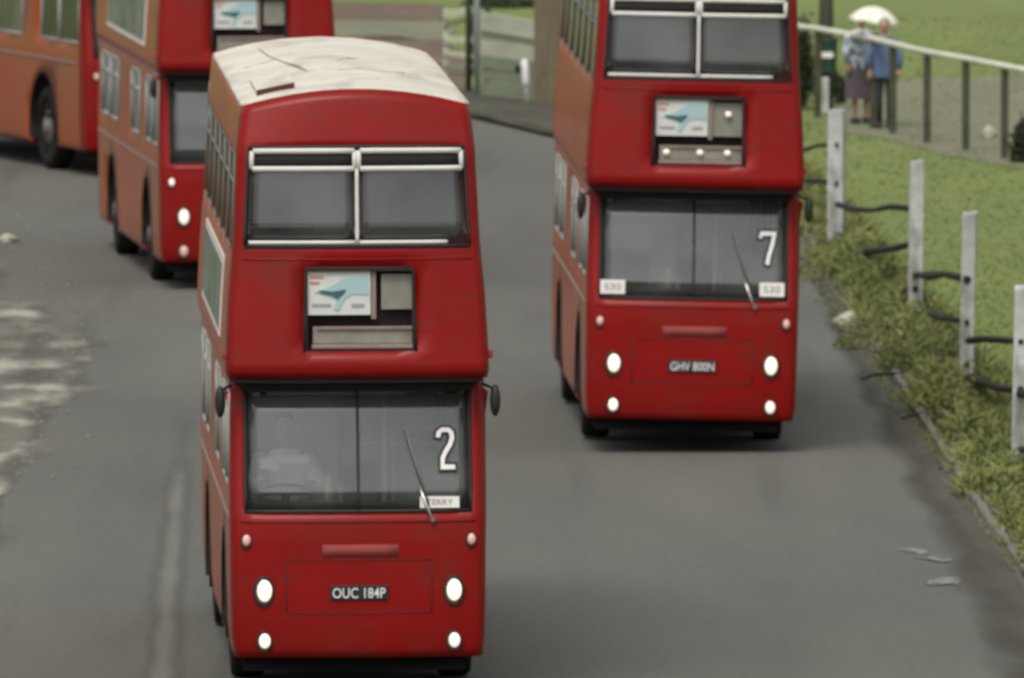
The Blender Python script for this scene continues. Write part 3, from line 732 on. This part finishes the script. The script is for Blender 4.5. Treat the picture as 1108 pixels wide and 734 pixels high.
    if roof_vent:
        def vent(bm, x0, x1, y0, y1, h, mz=0.):
            for v in box(bm, x0, x1, y0, y1, mz, h, bev=.006): v.co.z += 4.36+camber(v.co.x)+.012
        q = part('roof_ventilator', 'rv', B(lambda bm: vent(bm, -.72, -.44, .80, 2.6, .05)), 'cream_roof', t)
        part('ventilator_mouth', 'rvm', B(lambda bm: vent(bm, -.72, -.44, .74, .798, .048)), 'maroon', q)
        def crease(bm):
            def rd(pp, r):
                tube(bm, [(x, y, 4.36+camber(x)+.017) for x, y in pp], r, 5)
            rd([(-.52, 7.6), (-.48, 6.2), (-.40, 4.8), (-.33, 3.9), (-.28, 3.0)], [.006, .008, .010, .022, .006])
            rd([(-.70, 5.2), (-.55, 5.3), (-.45, 5.5)], .007); rd([(.0, 4.6), (.08, 4.9), (.16, 4.8)], .009)
            rd([(-.05, 2.9), (.12, 3.1), (.30, 2.9), (.45, 3.05)], .009); rd([(-.22, 1.5), (.05, 1.45), (.22, 1.6)], .006)
        part('roof_seam', 'rs', B(crease), 'panel_tan', t)
    return t
def put(u, v, s=.30): return G(u, v, s).xy.to_3d()
b1 = bus(put(389, 712), R(2.35), R(-.2), 'nearest red double-decker bus with a cream roof and a white 2 in its windscreen', '2', 'OUC 184P', 1, False, True, roof_vent=True)
b2 = bus(put(747, 455), R(1.8), R(1.2), 'red double-decker bus beside the verge with a white 7 in its windscreen', '7', 'GHV 800N', 2, True, False, shear=.22)
o3 = G(176, 283, .3); th = R(5.6)
b3 = bus((o3.x + .89*math.cos(th), o3.y-.05 + .89*math.sin(th), 0), th, 0, 'red double-decker bus half hidden behind the cream-roofed bus', None, 'JGF 312K', 0, False, True, lamps=False)
b3.scale = (.955,)*3
ow = G(46, 183); th = R(16)
b4 = bus((ow.x + .95*math.cos(th)+2.1*math.sin(th), ow.y + .95*math.sin(th)-2.1*math.cos(th), 0), th, 0, 'red double-decker bus in the far corner seen from its side, behind the other buses', None, 'MLK 560L', 0, False, True)

# ------------------------------------------------------------------ people
def skin(name, joints, bones, mats_, lv=2):
    """joints: {key: (pos, radius)}; bones: pairs. One continuous skinned surface."""
    keys = list(joints); idx = {k: i for i, k in enumerate(keys)}
    me = bpy.data.meshes.new(name); me.from_pydata([joints[k][0] for k in keys], [(idx[a], idx[b]) for a, b in bones], [])
    o = bpy.data.objects.new(name, me); C.objects.link(o)
    md = o.modifiers.new('skin', 'SKIN'); md.use_smooth_shade = True
    if not me.skin_vertices: bpy.context.view_layer.update()
    for i, k in enumerate(keys):
        r = joints[k][1]; sv = me.skin_vertices[0].data[i]; sv.radius = r if isinstance(r, tuple) else (r, r); sv.use_root = (k == 'pelvis')
    sb = o.modifiers.new('sub', 'SUBSURF'); sb.levels = lv; sb.render_levels = lv
    return bake(o)
def head_mesh(bm, c, s, fwd, mi_skin, mi_feat):
    """face: brow, nose, lips, ears and eyes on an egg-shaped head, looking along fwd"""
    yaw = math.atan2(fwd[0], -fwd[1]); mt = Matrix.Translation(c) @ Matrix.Rotation(yaw, 4, 'Z')
    def ball(loc, sc, mi, seg=14):
        r = bmesh.ops.create_uvsphere(bm, u_segments=seg, v_segments=10, radius=1)
        bmesh.ops.scale(bm, verts=r['verts'], vec=[q*s for q in sc]); bmesh.ops.translate(bm, verts=r['verts'], vec=[q*s for q in loc])
        bmesh.ops.transform(bm, matrix=mt, verts=r['verts'])
        for v in r['verts']:
            for f in v.link_faces: f.material_index = mi; f.smooth = True
    ball((0, 0, 0), (.075, .09, .105), mi_skin); ball((0, -.02, -.055), (.055, .065, .055), mi_skin)
    ball((0, -.095, -.01), (.012, .02, .025), mi_skin, 8); ball((0, -.085, -.05), (.024, .008, .007), mi_feat, 8)
    for q in (-1, 1):
        ball((q*.03, -.082, .012), (.012, .008, .007), mi_feat, 8); ball((q*.076, 0, -.005), (.01, .018, .028), mi_skin, 8)
mat('skin', (.42, .24, .17), .6); mat('feature', (.09, .045, .035), .6); mat('hair_brown', (.06, .04, .025), .8, .3, 20)
mat('shirt_pale', (.80, .80, .76), .8, .1, 8); mat('coat_print', (.60, .62, .66), .85, .1, 9, col2=(.10, .14, .24), thr=(.45, .56))
mat('coat_blue', (.09, .13, .23), .85, .15, 7); mat('skirt_mauve', (.095, .075, .085), .9, .15, 8); mat('trousers_dark', (.035, .037, .04), .9, .1)
mat('umbrella_white', (.74, .74, .62), .6, .05, 5); mat('umbrella_navy', (.05, .06, .10), .6)
def hand(bm, wrist, d, side, mi, s=1.0):
    """palm with four curled fingers and a thumb"""
    d = Vector(d).normalized(); up = Vector((0, 0, 1)); sx = d.cross(up).normalized()*side; n = sx.cross(d).normalized()*side
    w0 = Vector(wrist); pm = w0 + d*.05*s
    tube(bm, [w0-d*.01, w0+d*.02*s, pm, w0+d*.085*s], [.02*s, .027*s, .033*s, .03*s], 8, mi, sq=1)
    for k, ln in enumerate((.062, .072, .068, .052)):
        b0 = w0 + d*.085*s + sx*(k-1.5)*.018*s
        tube(bm, [b0, b0+d*ln*.5*s, b0+d*ln*.75*s-n*.02*s, b0+d*ln*.65*s-n*.045*s], [.009*s, .0085*s, .008*s, .006*s], 6, mi)
    b0 = w0 + d*.03*s - sx*.028*s
    tube(bm, [b0, b0-sx*.02*s+d*.025*s, b0-sx*.02*s+d*.055*s-n*.012*s], [.012*s, .011*s, .008*s], 6, mi)
def standing(loc, H, coat, legs, fwd, label, lean, group=None, hold=1, skirt=False):
    k = H/1.7; hwid = .8
    J = {'pelvis': ((0, 0, .92*k), (.13, .10)), 'waist': ((0, 0, 1.08*k), (.12, .09)), 'chest': ((0, 0, 1.28*k), (.145, .105)), 'neck0': ((0, 0, 1.42*k), (.07, .06)), 'neck1': ((0, -.01, 1.50*k), (.045, .045))}
    Bn = [('pelvis', 'waist'), ('waist', 'chest'), ('chest', 'neck0'), ('neck0', 'neck1')]
    for s, n in ((-1, 'l'), (1, 'r')):
        J['hip'+n] = ((s*.075, 0, .84*k), .085*k); J['knee'+n] = ((s*.075, -.02, .47*k), .058*k); J['ank'+n] = ((s*.075, .01, .09*k), .037*k); J['toe'+n] = ((s*.08, -.13, .035*k), .03*k)
        Bn += [('pelvis', 'hip'+n), ('hip'+n, 'knee'+n), ('knee'+n, 'ank'+n), ('ank'+n, 'toe'+n)]
        J['sh'+n] = ((s*.15*hwid, 0, 1.37*k), .058*k)
        up = (s == hold)
        J['el'+n] = ((s*.20, -.05 if not up else -.10, (1.12 if not up else 1.14)*k), .042*k)
        J['wr'+n] = ((s*.17, -.10, .90*k), .03*k) if not up else ((s*.13, -.22, 1.27*k), .03*k)
        Bn += [('chest', 'sh'+n), ('sh'+n, 'el'+n), ('el'+n, 'wr'+n)]
    me = skin('person', J, Bn, None)
    t = empty('person', loc, (0, 0, math.atan2(fwd[0], -fwd[1]))); t.name = 'person'
    bm = bmesh.new(); bm.from_mesh(me)
    for f in bm.faces:
        f.material_index = 0; f.smooth = True
    head_mesh(bm, Vector((0, -.015, 1.60*k)), k, (0, -1), 0, 1)
    for s, n in ((-1, 'l'), (1, 'r')):
        hand(bm, J['wr'+n][0], (0, -.2, -1) if s != hold else (0, -.3, .95), s, 0, k*.95)
    body = link('body', mesh('body', bm, True), ['skin', 'feature'], t)
    # clothing
    bm = bmesh.new()
    prof = [(.80, .175, .135), (.92, .17, .13), (1.08, .155, .115), (1.28, .178, .128), (1.38, .165, .11), (1.44, .075, .07)]
    prev = None
    for z, rx, ry in prof:
        ring = [bm.verts.new((rx*math.cos(a*math.tau/20)*(1+.03*math.sin(a*2.1)), ry*math.sin(a*math.tau/20)*(1+.05*math.cos(a*3.)), z*k)) for a in range(20)]
        if prev:
            for q in range(20): bm.faces.new((prev[q], prev[(q+1) % 20], ring[(q+1) % 20], ring[q]))
        prev = ring
    for s, n in ((-1, 'l'), (1, 'r')):
        tube(bm, [Vector(J['sh'+n][0])*1.0, J['el'+n][0], Vector(J['el'+n][0]).lerp(Vector(J['wr'+n][0]), .85)], [.075*k, .058*k, .048*k], 10)
    link('coat', mesh('coat', bm, True), coat, t)
    bm = bmesh.new()
    if skirt:
        prev = None
        for z, rx, ry in ((.95, .165, .125), (.8, .178, .14), (.6, .185, .15), (.38, .195, .155)):
            ring = [bm.verts.new((rx*math.cos(a*math.tau/20)*(1+.05*math.sin(a*2.7)), ry*math.sin(a*math.tau/20), z*k)) for a in range(20)]
            if prev:
                for q in range(20): bm.faces.new((prev[q], prev[(q+1) % 20], ring[(q+1) % 20], ring[q]))
            prev = ring
        link('skirt', mesh('skirt', bm, True), legs, t)
    else:
        for n in 'lr': tube(bm, [(J['hip'+n][0][0], 0, .95*k), J['hip'+n][0], J['knee'+n][0], (J['ank'+n][0][0], .01, .08*k)], [.10*k, .10*k, .072*k, .062*k], 12)
        link('trousers', mesh('trousers', bm, True), legs, t)
    bm = bmesh.new()
    for n in 'lr':
        x = J['ank'+n][0][0]; box(bm, x-.045, x+.045, -.17, .06, 0, .085, bev=.025)
    link('shoes', mesh('shoes', bm, True), 'trousers_dark', t)
    bm = bmesh.new(); r = bmesh.ops.create_uvsphere(bm, u_segments=16, v_segments=10, radius=1)
    bmesh.ops.scale(bm, verts=bm.verts, vec=(.085*k, .095*k, .10*k)); bmesh.ops.translate(bm, verts=bm.verts, vec=(0, .012, 1.625*k))
    bmesh.ops.delete(bm, geom=[v for v in bm.verts if v.co.y < -.06*k and v.co.z < 1.655*k], context='VERTS')
    link('hood', mesh('hood', bm, True), 'umbrella_navy', t)
    tag(t, label, 'person', group); return t
pa = G(931, 134); pb = G(957, 139)
standing(pa, 1.38, 'coat_print', 'skirt_mauve', (.2, -1), 'person in a white and grey patterned coat and dark mauve skirt, holding the white umbrella', 0, hold=1, skirt=True)
standing(pb, 1.34, 'coat_blue', 'trousers_dark', (-.1, -1), 'person in a plain blue-grey coat standing under the right side of the umbrella', 0, hold=0)
# umbrella held between them
um = G(944, 136); t = empty('umbrella', (um.x, um.y-.15, 1.20), (0, R(7), 0)); tag(t, 'white umbrella held over two people behind the long barrier', 'umbrella')
bm = bmesh.new(); n = 32; rings = []
for k in range(7):
    rr = k/6; ring = []
    for a in range(n):
        an = a*math.tau/n; sc = abs(math.sin(an*4))*.035*rr
        ring.append(bm.verts.new((.335*rr*math.cos(an)*(1-sc), .42*rr*math.sin(an)*(1-sc), .27-.20*rr**2.0+sc*.8)))
    rings.append(ring)
for a, b in zip(rings, rings[1:]):
    for q in range(n):
        try: bm.faces.new((a[q], a[(q+1) % n], b[(q+1) % n], b[q]))
        except ValueError: pass
bmesh.ops.remove_doubles(bm, verts=bm.verts, dist=.0005)
bmesh.ops.solidify(bm, geom=bm.faces, thickness=.004)
link('canopy', mesh('canopy', bm, True), 'umbrella_white', t)
bm = bmesh.new(); tube(bm, [(0, 0, .30), (-.01, 0, -.12)], .008, 6); link('shaft', mesh('shaft', bm), 'galvanised', t)
bm = bmesh.new(); tube(bm, [(-.01, 0, -.12), (-.012, 0, -.2), (-.012, -.03, -.23), (-.012, -.06, -.2)], .014, 8); link('handle', mesh('handle', bm), 'dark_wood', t)
bm = bmesh.new()
for a in range(8):
    an = a*math.tau/8; tube(bm, [(0, 0, .262), (.16*math.cos(an), .21*math.sin(an), .21), (.33*math.cos(an), .41*math.sin(an), .068)], .004, 5)
link('ribs', mesh('ribs', bm), 'galvanised', t)

# driver of the nearest bus, seated at the wheel
J = {'pelvis': ((0, .08, .0), (.13, .11)), 'waist': ((0, .06, .16), (.125, .10)), 'chest': ((0, .03, .36), (.15, .11)), 'neck0': ((0, 0, .50), .065), 'neck1': ((0, -.01, .57), .05)}
Bn = [('pelvis', 'waist'), ('waist', 'chest'), ('chest', 'neck0'), ('neck0', 'neck1')]
for s, n in ((-1, 'l'), (1, 'r')):
    J.update({'sh'+n: ((s*.17, .02, .46), .062), 'el'+n: ((s*.235, -.16, .27), .047), 'wr'+n: ((s*.17, -.34, .30), .032), 'kn'+n: ((s*.12, -.36, .02), .075), 'an'+n: ((s*.12, -.40, -.36), .045), 'to'+n: ((s*.12, -.52, -.40), .035)})
    Bn += [('chest', 'sh'+n), ('sh'+n, 'el'+n), ('el'+n, 'wr'+n), ('pelvis', 'kn'+n), ('kn'+n, 'an'+n), ('an'+n, 'to'+n)]
dm = skin('driver', J, Bn, None)
dr = empty('person'); dr.matrix_world = Matrix.Translation(b1.location) @ Matrix.Rotation(R(2.35), 4, 'Z') @ Matrix.Translation((-.52, .96, 1.25))
bm = bmesh.new(); bm.from_mesh(dm)
for f in bm.faces: f.smooth = True
head_mesh(bm, Vector((0, -.02, .68)), 1, (0, -1), 0, 1)
for s, n in ((-1, 'l'), (1, 'r')): hand(bm, J['wr'+n][0], (0, -1, .1), s, 0)
link('body', mesh('body', bm, True), ['skin', 'feature'], dr)
bm = bmesh.new(); prev = None
for y, z, rx, ry in ((.08, -.06, .17, .14), (.07, .12, .165, .135), (.03, .36, .195, .145), (.02, .47, .18, .12), (.0, .54, .07, .07)):
    ring = [bm.verts.new((rx*math.cos(a*math.tau/20), y+ry*math.sin(a*math.tau/20), z)) for a in range(20)]
    if prev:
        for q in range(20): bm.faces.new((prev[q], prev[(q+1) % 20], ring[(q+1) % 20], ring[q]))
    prev = ring
for n in 'lr': tube(bm, [J['sh'+n][0], J['el'+n][0], Vector(J['el'+n][0]).lerp(Vector(J['wr'+n][0]), .8)], [.08, .062, .048], 10)
link('shirt', mesh('shirt', bm, True), 'shirt_pale', dr)
bm = bmesh.new()
for n in 'lr': tube(bm, [(J['kn'+n][0][0]*.6, .05, .02), J['kn'+n][0], J['an'+n][0]], [.10, .088, .06], 10)
link('trousers', mesh('trousers', bm, True), 'trousers_dark', dr)
bm = bmesh.new(); bmesh.ops.create_uvsphere(bm, u_segments=16, v_segments=10, radius=1)
bmesh.ops.scale(bm, verts=bm.verts, vec=(.083, .095, .105)); bmesh.ops.translate(bm, verts=bm.verts, vec=(0, .005, .705))
bmesh.ops.delete(bm, geom=[v for v in bm.verts if v.co.y < -.045 and v.co.z < .75], context='VERTS')
link('hair', mesh('hair', bm, True), 'hair_brown', dr)
tag(dr, 'driver in a pale shirt at the steering wheel of the nearest bus', 'person')
# cards propped behind the nearest bus's windscreen
bm = bmesh.new(); box(bm, -.07, .07, 0, .006, 0, .075, bev=.002)
mw = Matrix.Translation(b1.location) @ Matrix.Rotation(R(2.35), 4, 'Z')
o = link('card', mesh('card', bm), 'sticker_white'); o.matrix_world = mw @ Matrix.Translation((-.66, .22, 1.68)) @ Matrix.Rotation(.15, 4, 'Y')
tag(o, 'small white card behind the windscreen of the nearest bus, in front of the driver', 'card')
bm = bmesh.new(); box(bm, -.12, .12, 0, .006, 0, .06, bev=.002)
o = link('card', mesh('card', bm), 'sticker_white'); o.matrix_world = mw @ Matrix.Translation((-.49, .23, 1.72))
tag(o, 'long narrow white card behind the windscreen of the nearest bus, right of the small card', 'card')

# ------------------------------------------------------------------ broken fence along the verge
ft = G(1046, 413); fen = empty('broken_fence', (ft.x, ft.y, 0)); tag(fen, 'broken fence of pale concrete posts and dark sagging rails along the grass field', 'fence')
def P_(u, v, z=0): return G(u, v, z) - Vector((ft.x, ft.y, 0))
posts = [(905, 273, 1.52, .165), (990, 344, 1.58, .13), (1046, 413, 1.60, .13), (1104, 507, 1.60, .15), (1175, 620, 1.60, .14), (868, 232, 1.3, .12)]
PB = []
for u, v, h, wd in posts:
    p = P_(u, v); PB.append(p)
    if u == 868: continue
    bm = bmesh.new(); wx = wd/2
    box(bm, -wx, wx, -.08, .08, -.1, h, bev=.012)
    for q in bm.verts:
        q.co.x += random.uniform(-.006, .006) + (q.co.z*random.choice((.004, .006)))
        if q.co.z > h-.05: q.co.z += random.uniform(-.02, .02)
    o = link('post', mesh('post', bm), 'concrete_post', fen); o.location = p; o.rotation_euler = (R(random.uniform(-2, 2)), R(random.uniform(-1.2, 1.2)), R(random.uniform(-15, 15)))
def rail_pt(k0, k1, t, z): p = PB[k0].lerp(PB[k1], t); return Vector((p.x, p.y-.1, z))
# each rail is given by where the photo shows it: heights at both ends, along the line of posts
def fence_z(k0, k1, u, v):
    a, b = posts[k0], posts[k1]; t = (u-a[0])/(b[0]-a[0])
    best = None
    lo, hi = 0, 2.2
    p = PB[k0].lerp(PB[k1], t)+Vector((ft.x, ft.y, 0))
    ang = PITCH + math.atan((v-367)/F); z = CH - p.y*math.tan(ang)
    return Vector((p.x-ft.x, p.y-ft.y, z))
for (k0, k1, pp, r) in [(2, 3, ((1048, 368), (1062, 366), (1080, 367), (1104, 369)), .024), (1, 2, ((990, 297), (1005, 298), (1022, 296), (1046, 302)), .030), (1, 2, ((990, 335), (1000, 337), (1020, 343), (1046, 348)), .024),
                        (0, 1, ((906, 309), (930, 309), (950, 312), (968, 314), (990, 312)), .022), (0, 1, ((906, 221), (925, 226), (945, 227), (965, 223), (990, 226)), .024), (0, 1, ((906, 262), (930, 272), (955, 270), (968, 268), (990, 263)), .026),
                        (5, 0, ((869, 162), (885, 157), (905, 156)), .020), (5, 0, ((868, 196), (885, 195), (905, 198)), .020), (1, 2, ((967, 392), (990, 397), (1010, 396), (1046, 394)), .020),
                        (2, 3, ((1048, 408), (1065, 414), (1085, 420), (1104, 421)), .028), (3, 4, ((1104, 425), (1130, 430), (1175, 436)), .026), (3, 4, ((1104, 485), (1130, 490), (1175, 500)), .026)]:
    bm = bmesh.new(); n_ = len(pp)
    L_ = [fence_z(k0, k1, u, v) for u, v in pp]; L_ = [Vector((p.x, p.y-.10, max(p.z, .05))) for p in L_]
    tube(bm, L_, [r*1.35*random.uniform(.7, 1.25) for _ in L_], 7); link('rail', mesh('rail', bm), 'twig', fen)
# fallen branches in the verge
for u, v, a, ln in ((960, 412, .2, .5), (1000, 455, -.1, .42), (950, 338, -.2, .35), (1030, 462, .3, .35)):
    p = G(u, v); bm = bmesh.new()
    tube(bm, [(-ln/2, 0, .02), (-ln/5, .1, .05), (ln/4, .1, .06), (ln/2, .3, .03)], [.012, .018, .016, .006], 6); tube(bm, [(ln/8, .1, .06), (ln/3, -.2, .10)], [.01, .004], 5)
    o = link('fallen_branch', mesh('fallen_branch', bm), 'twig'); o.location = p; o.rotation_euler = (0, 0, a)
    tag(o, {960: 'bare dark branch lying on the verge a little below the pale stone', 1000: 'bare dark branch lying across the kerb below the white post', 985: 'small bare branch on the road edge, lowest but one of the fallen branches',
            950: 'short bare branch lying just right of the pale stone', 1040: 'bare branch in the dirt nearest the bottom of the verge', 1030: 'short bare branch in the weeds at the foot of a white post'}[u], 'branch', 'fallen branches in the verge')
def rock(name, u, v, rx, rz, label):
    bm = bmesh.new(); bmesh.ops.create_icosphere(bm, subdivisions=3, radius=1)
    for q in bm.verts:
        n_ = 1+.12*math.sin(q.co.x*5+u)+.1*math.cos(q.co.y*4+q.co.z*6); q.co = Vector((q.co.x*rx*n_, q.co.y*rx*1.3*n_, q.co.z*rz*n_))
    o = link('stone', mesh('stone', bm, True), 'stone'); p = G(u, v); o.location = (p.x, p.y, rz*.6)
    tag(o, label, 'stone')
rock('stone', 918, 354, .135, .09, 'large pale rounded stone at the kerb right of the bus numbered 7')
rock('stone', 1080, 426, .07, .05, 'small pale stone in the weeds between two white posts')
rock('stone', 1070, 150, .10, .09, 'pale stone on the footpath behind the long barrier')
rock('stone', 8, 262, .12, .05, 'flat grey stone at the left edge of the road')

# ------------------------------------------------------------------ long barrier behind the field
ba = [(845, 121), (885, 127), (945, 139), (966, 145), (1003, 155), (1045, 163), (1087, 172), (1125, 180)]
bo = G(1003, 155); br = empty('barrier', (bo.x, bo.y, 0)); tag(br, 'long barrier with a thick pale top rail on dark wooden posts', 'barrier')
tops = []
for u, v in ba:
    p = G(u, v) - Vector((bo.x, bo.y, 0)); tops.append(Vector((p.x, p.y-.03, 1.10)))
    bm = bmesh.new(); box(bm, -.045, .045, -.05, .05, -.1, 1.07, bev=.008); o = link('post', mesh('post', bm), 'dark_wood', br); o.location = p
bm = bmesh.new(); tube(bm, tops, .038, 10); link('top_rail', mesh('top_rail', bm), 'rail_white', br)

# timber post with a green litter bin, pale stump beside it
p = G(893, 118); bm = bmesh.new(); tube(bm, [(0, 0, -.1), (.01, 0, 1.2), (.0, 0, 3.4)], [.10, .095, .085], 10)
o = link('timber_post', mesh('timber_post', bm), 'dark_wood'); o.location = p; tag(o, 'tall dark timber post behind the barrier, left of the umbrella', 'post')
t = empty('litter_bin', (p.x+.02, p.y-.25, .45)); tag(t, 'dark green litter bin with a white label, in front of the timber post', 'bin')
bm = bmesh.new(); prev = None
for z, r in ((0, .10), (.02, .115), (.40, .13), (.42, .14), (.45, .135)):
    ring = [bm.verts.new((r*math.cos(a*math.tau/18), r*1.2*math.sin(a*math.tau/18), z)) for a in range(18)]
    if prev:
        for q in range(18): bm.faces.new((prev[q], prev[(q+1) % 18], ring[(q+1) % 18], ring[q]))
    else: bm.faces.new(ring)
    prev = ring
link('bin_body', mesh('bin_body', bm), 'bin_green', t)
bm = bmesh.new(); box(bm, -.07, .07, -.165, -.150, .21, .28, bev=.004); link('bin_label', mesh('bin_label', bm), 'letter_white', t)
bm = bmesh.new(); box(bm, -.02, .02, -.05, .18, .1, .14); link('bracket', mesh('bracket', bm), 'galvanised', t)
bm = bmesh.new(); box(bm, -.09, .09, -.1, .1, -.05, .43, bev=.015); o = link('stump', mesh('stump', bm), 'concrete_post'); o.location = G(889, 121)
tag(o, 'short pale concrete stump at the foot of the timber post', 'stump')

# ------------------------------------------------------------------ shrubs
def shrub(name, u, v, r, h, label, m='leaf_dark', n=1500, sz=.035):
    global V, Fc
    p = G(u, v); t = empty(name, (p.x, p.y, 0)); V = []; Fc = []
    for _ in range(26):
        a = random.uniform(0, math.tau); rr = r*random.random()**.6
        cx, cy, cz = rr*math.cos(a), rr*math.sin(a), random.uniform(.15, 1)*h*(1-.4*rr/r)
        for _ in range(n//26):
            c = Vector((cx+random.gauss(0, r*.22), cy+random.gauss(0, r*.22), max(.02, cz+random.gauss(0, h*.12))))
            d = Vector((random.gauss(0, 1), random.gauss(0, 1), random.gauss(0, 1))).normalized()*sz; e = Vector((random.gauss(0, 1), random.gauss(0, 1), random.gauss(0, 1))).normalized()*sz*.6
            i = len(V); V.extend([c-d, c+e, c+d, c-e]); Fc.append((i, i+1, i+2, i+3))
    me = bpy.data.meshes.new('foliage'); me.from_pydata([tuple(q) for q in V], [], Fc); link('foliage', me, m, t)
    bm = bmesh.new()
    for _ in range(6):
        a = random.uniform(0, math.tau); tube(bm, [(0, 0, -.02), (r*.3*math.cos(a), r*.3*math.sin(a), h*.4), (r*.6*math.cos(a), r*.6*math.sin(a), h*.8)], [.02, .014, .006], 5)
    link('stem', mesh('stem', bm), 'twig', t); tag(t, label, 'shrub')
shrub('shrub', 868, 118, .17, 1.15, 'tall dark shrub behind the barrier, right of the bus numbered 7', n=2200)
shrub('shrub', 906, 112, .10, .42, 'small dark shrub between the timber post and the people')
shrub('shrub', 548, 8, .50, .22, 'low dark shrub showing above the pale boarded fence', n=1600)
shrub('shrub', 1106, 176, .13, .55, 'dark ragged shrub at the right end of the barrier', n=1200)

# ------------------------------------------------------------------ boarded fences and scaffold poles at the back
def to(p, o): return Vector((p.x-o.x, p.y-o.y, 0))
pf = G(520, 108); t = empty('boarded_fence', (pf.x, pf.y, 0)); tag(t, 'pale green boarded fence of wide horizontal boards behind the road', 'fence')
end = G(577, 114); dx = end.x-pf.x; dy = end.y-pf.y; rot = math.atan2(dy, dx)
ln = math.hypot(dx, dy)
for k, (z0, z1, m_, sl_) in enumerate(((.0, .24, 'green_board', 0), (.25, .40, 'green_board', .0), (.41, .56, 'green_board', 0), (.57, .77, 'pale_board', -.03), (.78, .87, 'green_board', -.04), (.88, 1.12, 'pale_board', -.05))):
    bm = bmesh.new(); box(bm, 0, ln, 0, .03, z0, z1, bev=.006)
    for q in bm.verts: q.co.z += sl_*q.co.x/ln; q.co.y += .01*math.sin(k*2.)
    o = link('board', mesh('board', bm), m_, t); o.rotation_euler = (0, 0, rot)
for f in (.02, .98):
    bm = bmesh.new(); box(bm, ln*f-.03, ln*f+.03, .05, .12, -.1, 1.16, bev=.005); o = link('post', mesh('post', bm), 'dark_wood', t); o.rotation_euler = (0, 0, rot)
# brown close-boarded screen beyond it
q0 = G(578, 118); t = empty('board_screen', (q0.x, q0.y, 0)); tag(t, 'tall weathered brown board screen between the pale fence and the bus numbered 7', 'fence')
for k in range(9):
    bm = bmesh.new(); box(bm, k*.125, k*.125+.12, random.uniform(0, .012), .03, 0, 1.55+random.uniform(-.02, .02), bev=.004); link('board', mesh('board', bm), 'brown_board', t)
bm = bmesh.new(); box(bm, 0, 1.12, .035, .08, .4, .5); box(bm, 0, 1.12, .035, .08, 1.2, 1.3); link('cross_rail', mesh('cross_rail', bm), 'dark_wood', t)
# rail fence to the left of the poles
q0 = G(482, 82); t = empty('rail_fence', (q0.x, q0.y, 0)); tag(t, 'pale gappy rail fence left of the scaffold poles', 'fence')
for z, tk, m_, sl_ in ((.12, .05, 'green_board', .0), (.30, .07, 'pale_board', -.05), (.47, .09, 'pale_board', .0), (.80, .10, 'pale_board', .06), (.66, .05, 'brown_board', .10)):
    bm = bmesh.new(); box(bm, -.02, .36, -.02, .02, z-tk/2, z+tk/2, bev=.005)
    for q in bm.verts: q.co.z += sl_*q.co.x/.36
    link('rail', mesh('rail', bm), m_, t)
for x in (0, .34):
    bm = bmesh.new(); box(bm, x-.03, x+.03, .022, .08, -.05, .88, bev=.005); link('post', mesh('post', bm), 'pale_board' if x == 0 else 'dark_wood', t)
for u, v, r, m_, lb in ((507, 104, .038, 'dark_wood', 'dark upright pole standing close left of the pale metal pole'), (516, 106, .036, 'galvanised', 'pale galvanised metal pole in front of the boarded fence')):
    bm = bmesh.new(); tube(bm, [(0, 0, -.1), (0, 0, 3.2)], r, 12); o = link('pole', mesh('pole', bm), m_); o.location = G(u, v); tag(o, lb, 'pole')
# white marker post with a dark reflector
p = G(571, 118); t = empty('marker_post', p, (0, R(-4), 0)); tag(t, 'short white marker post with a dark knob at the corner of the boarded fence', 'marker post')
bm = bmesh.new(); tube(bm, [(0, 0, -.05), (0, 0, .30)], .028, 10); link('stake', mesh('stake', bm), 'panel_grey', t)
bm = bmesh.new(); tube(bm, [(0, 0, .28), (0, 0, .32), (0, 0, .58), (0, 0, .62)], [.03, .048, .048, .03], 12); link('marker_head', mesh('marker_head', bm), 'letter_white', t)
bm = bmesh.new(); box(bm, -.13, -.05, -.04, .02, .46, .56, bev=.015); link('knob', mesh('knob', bm), 'rubber', t)
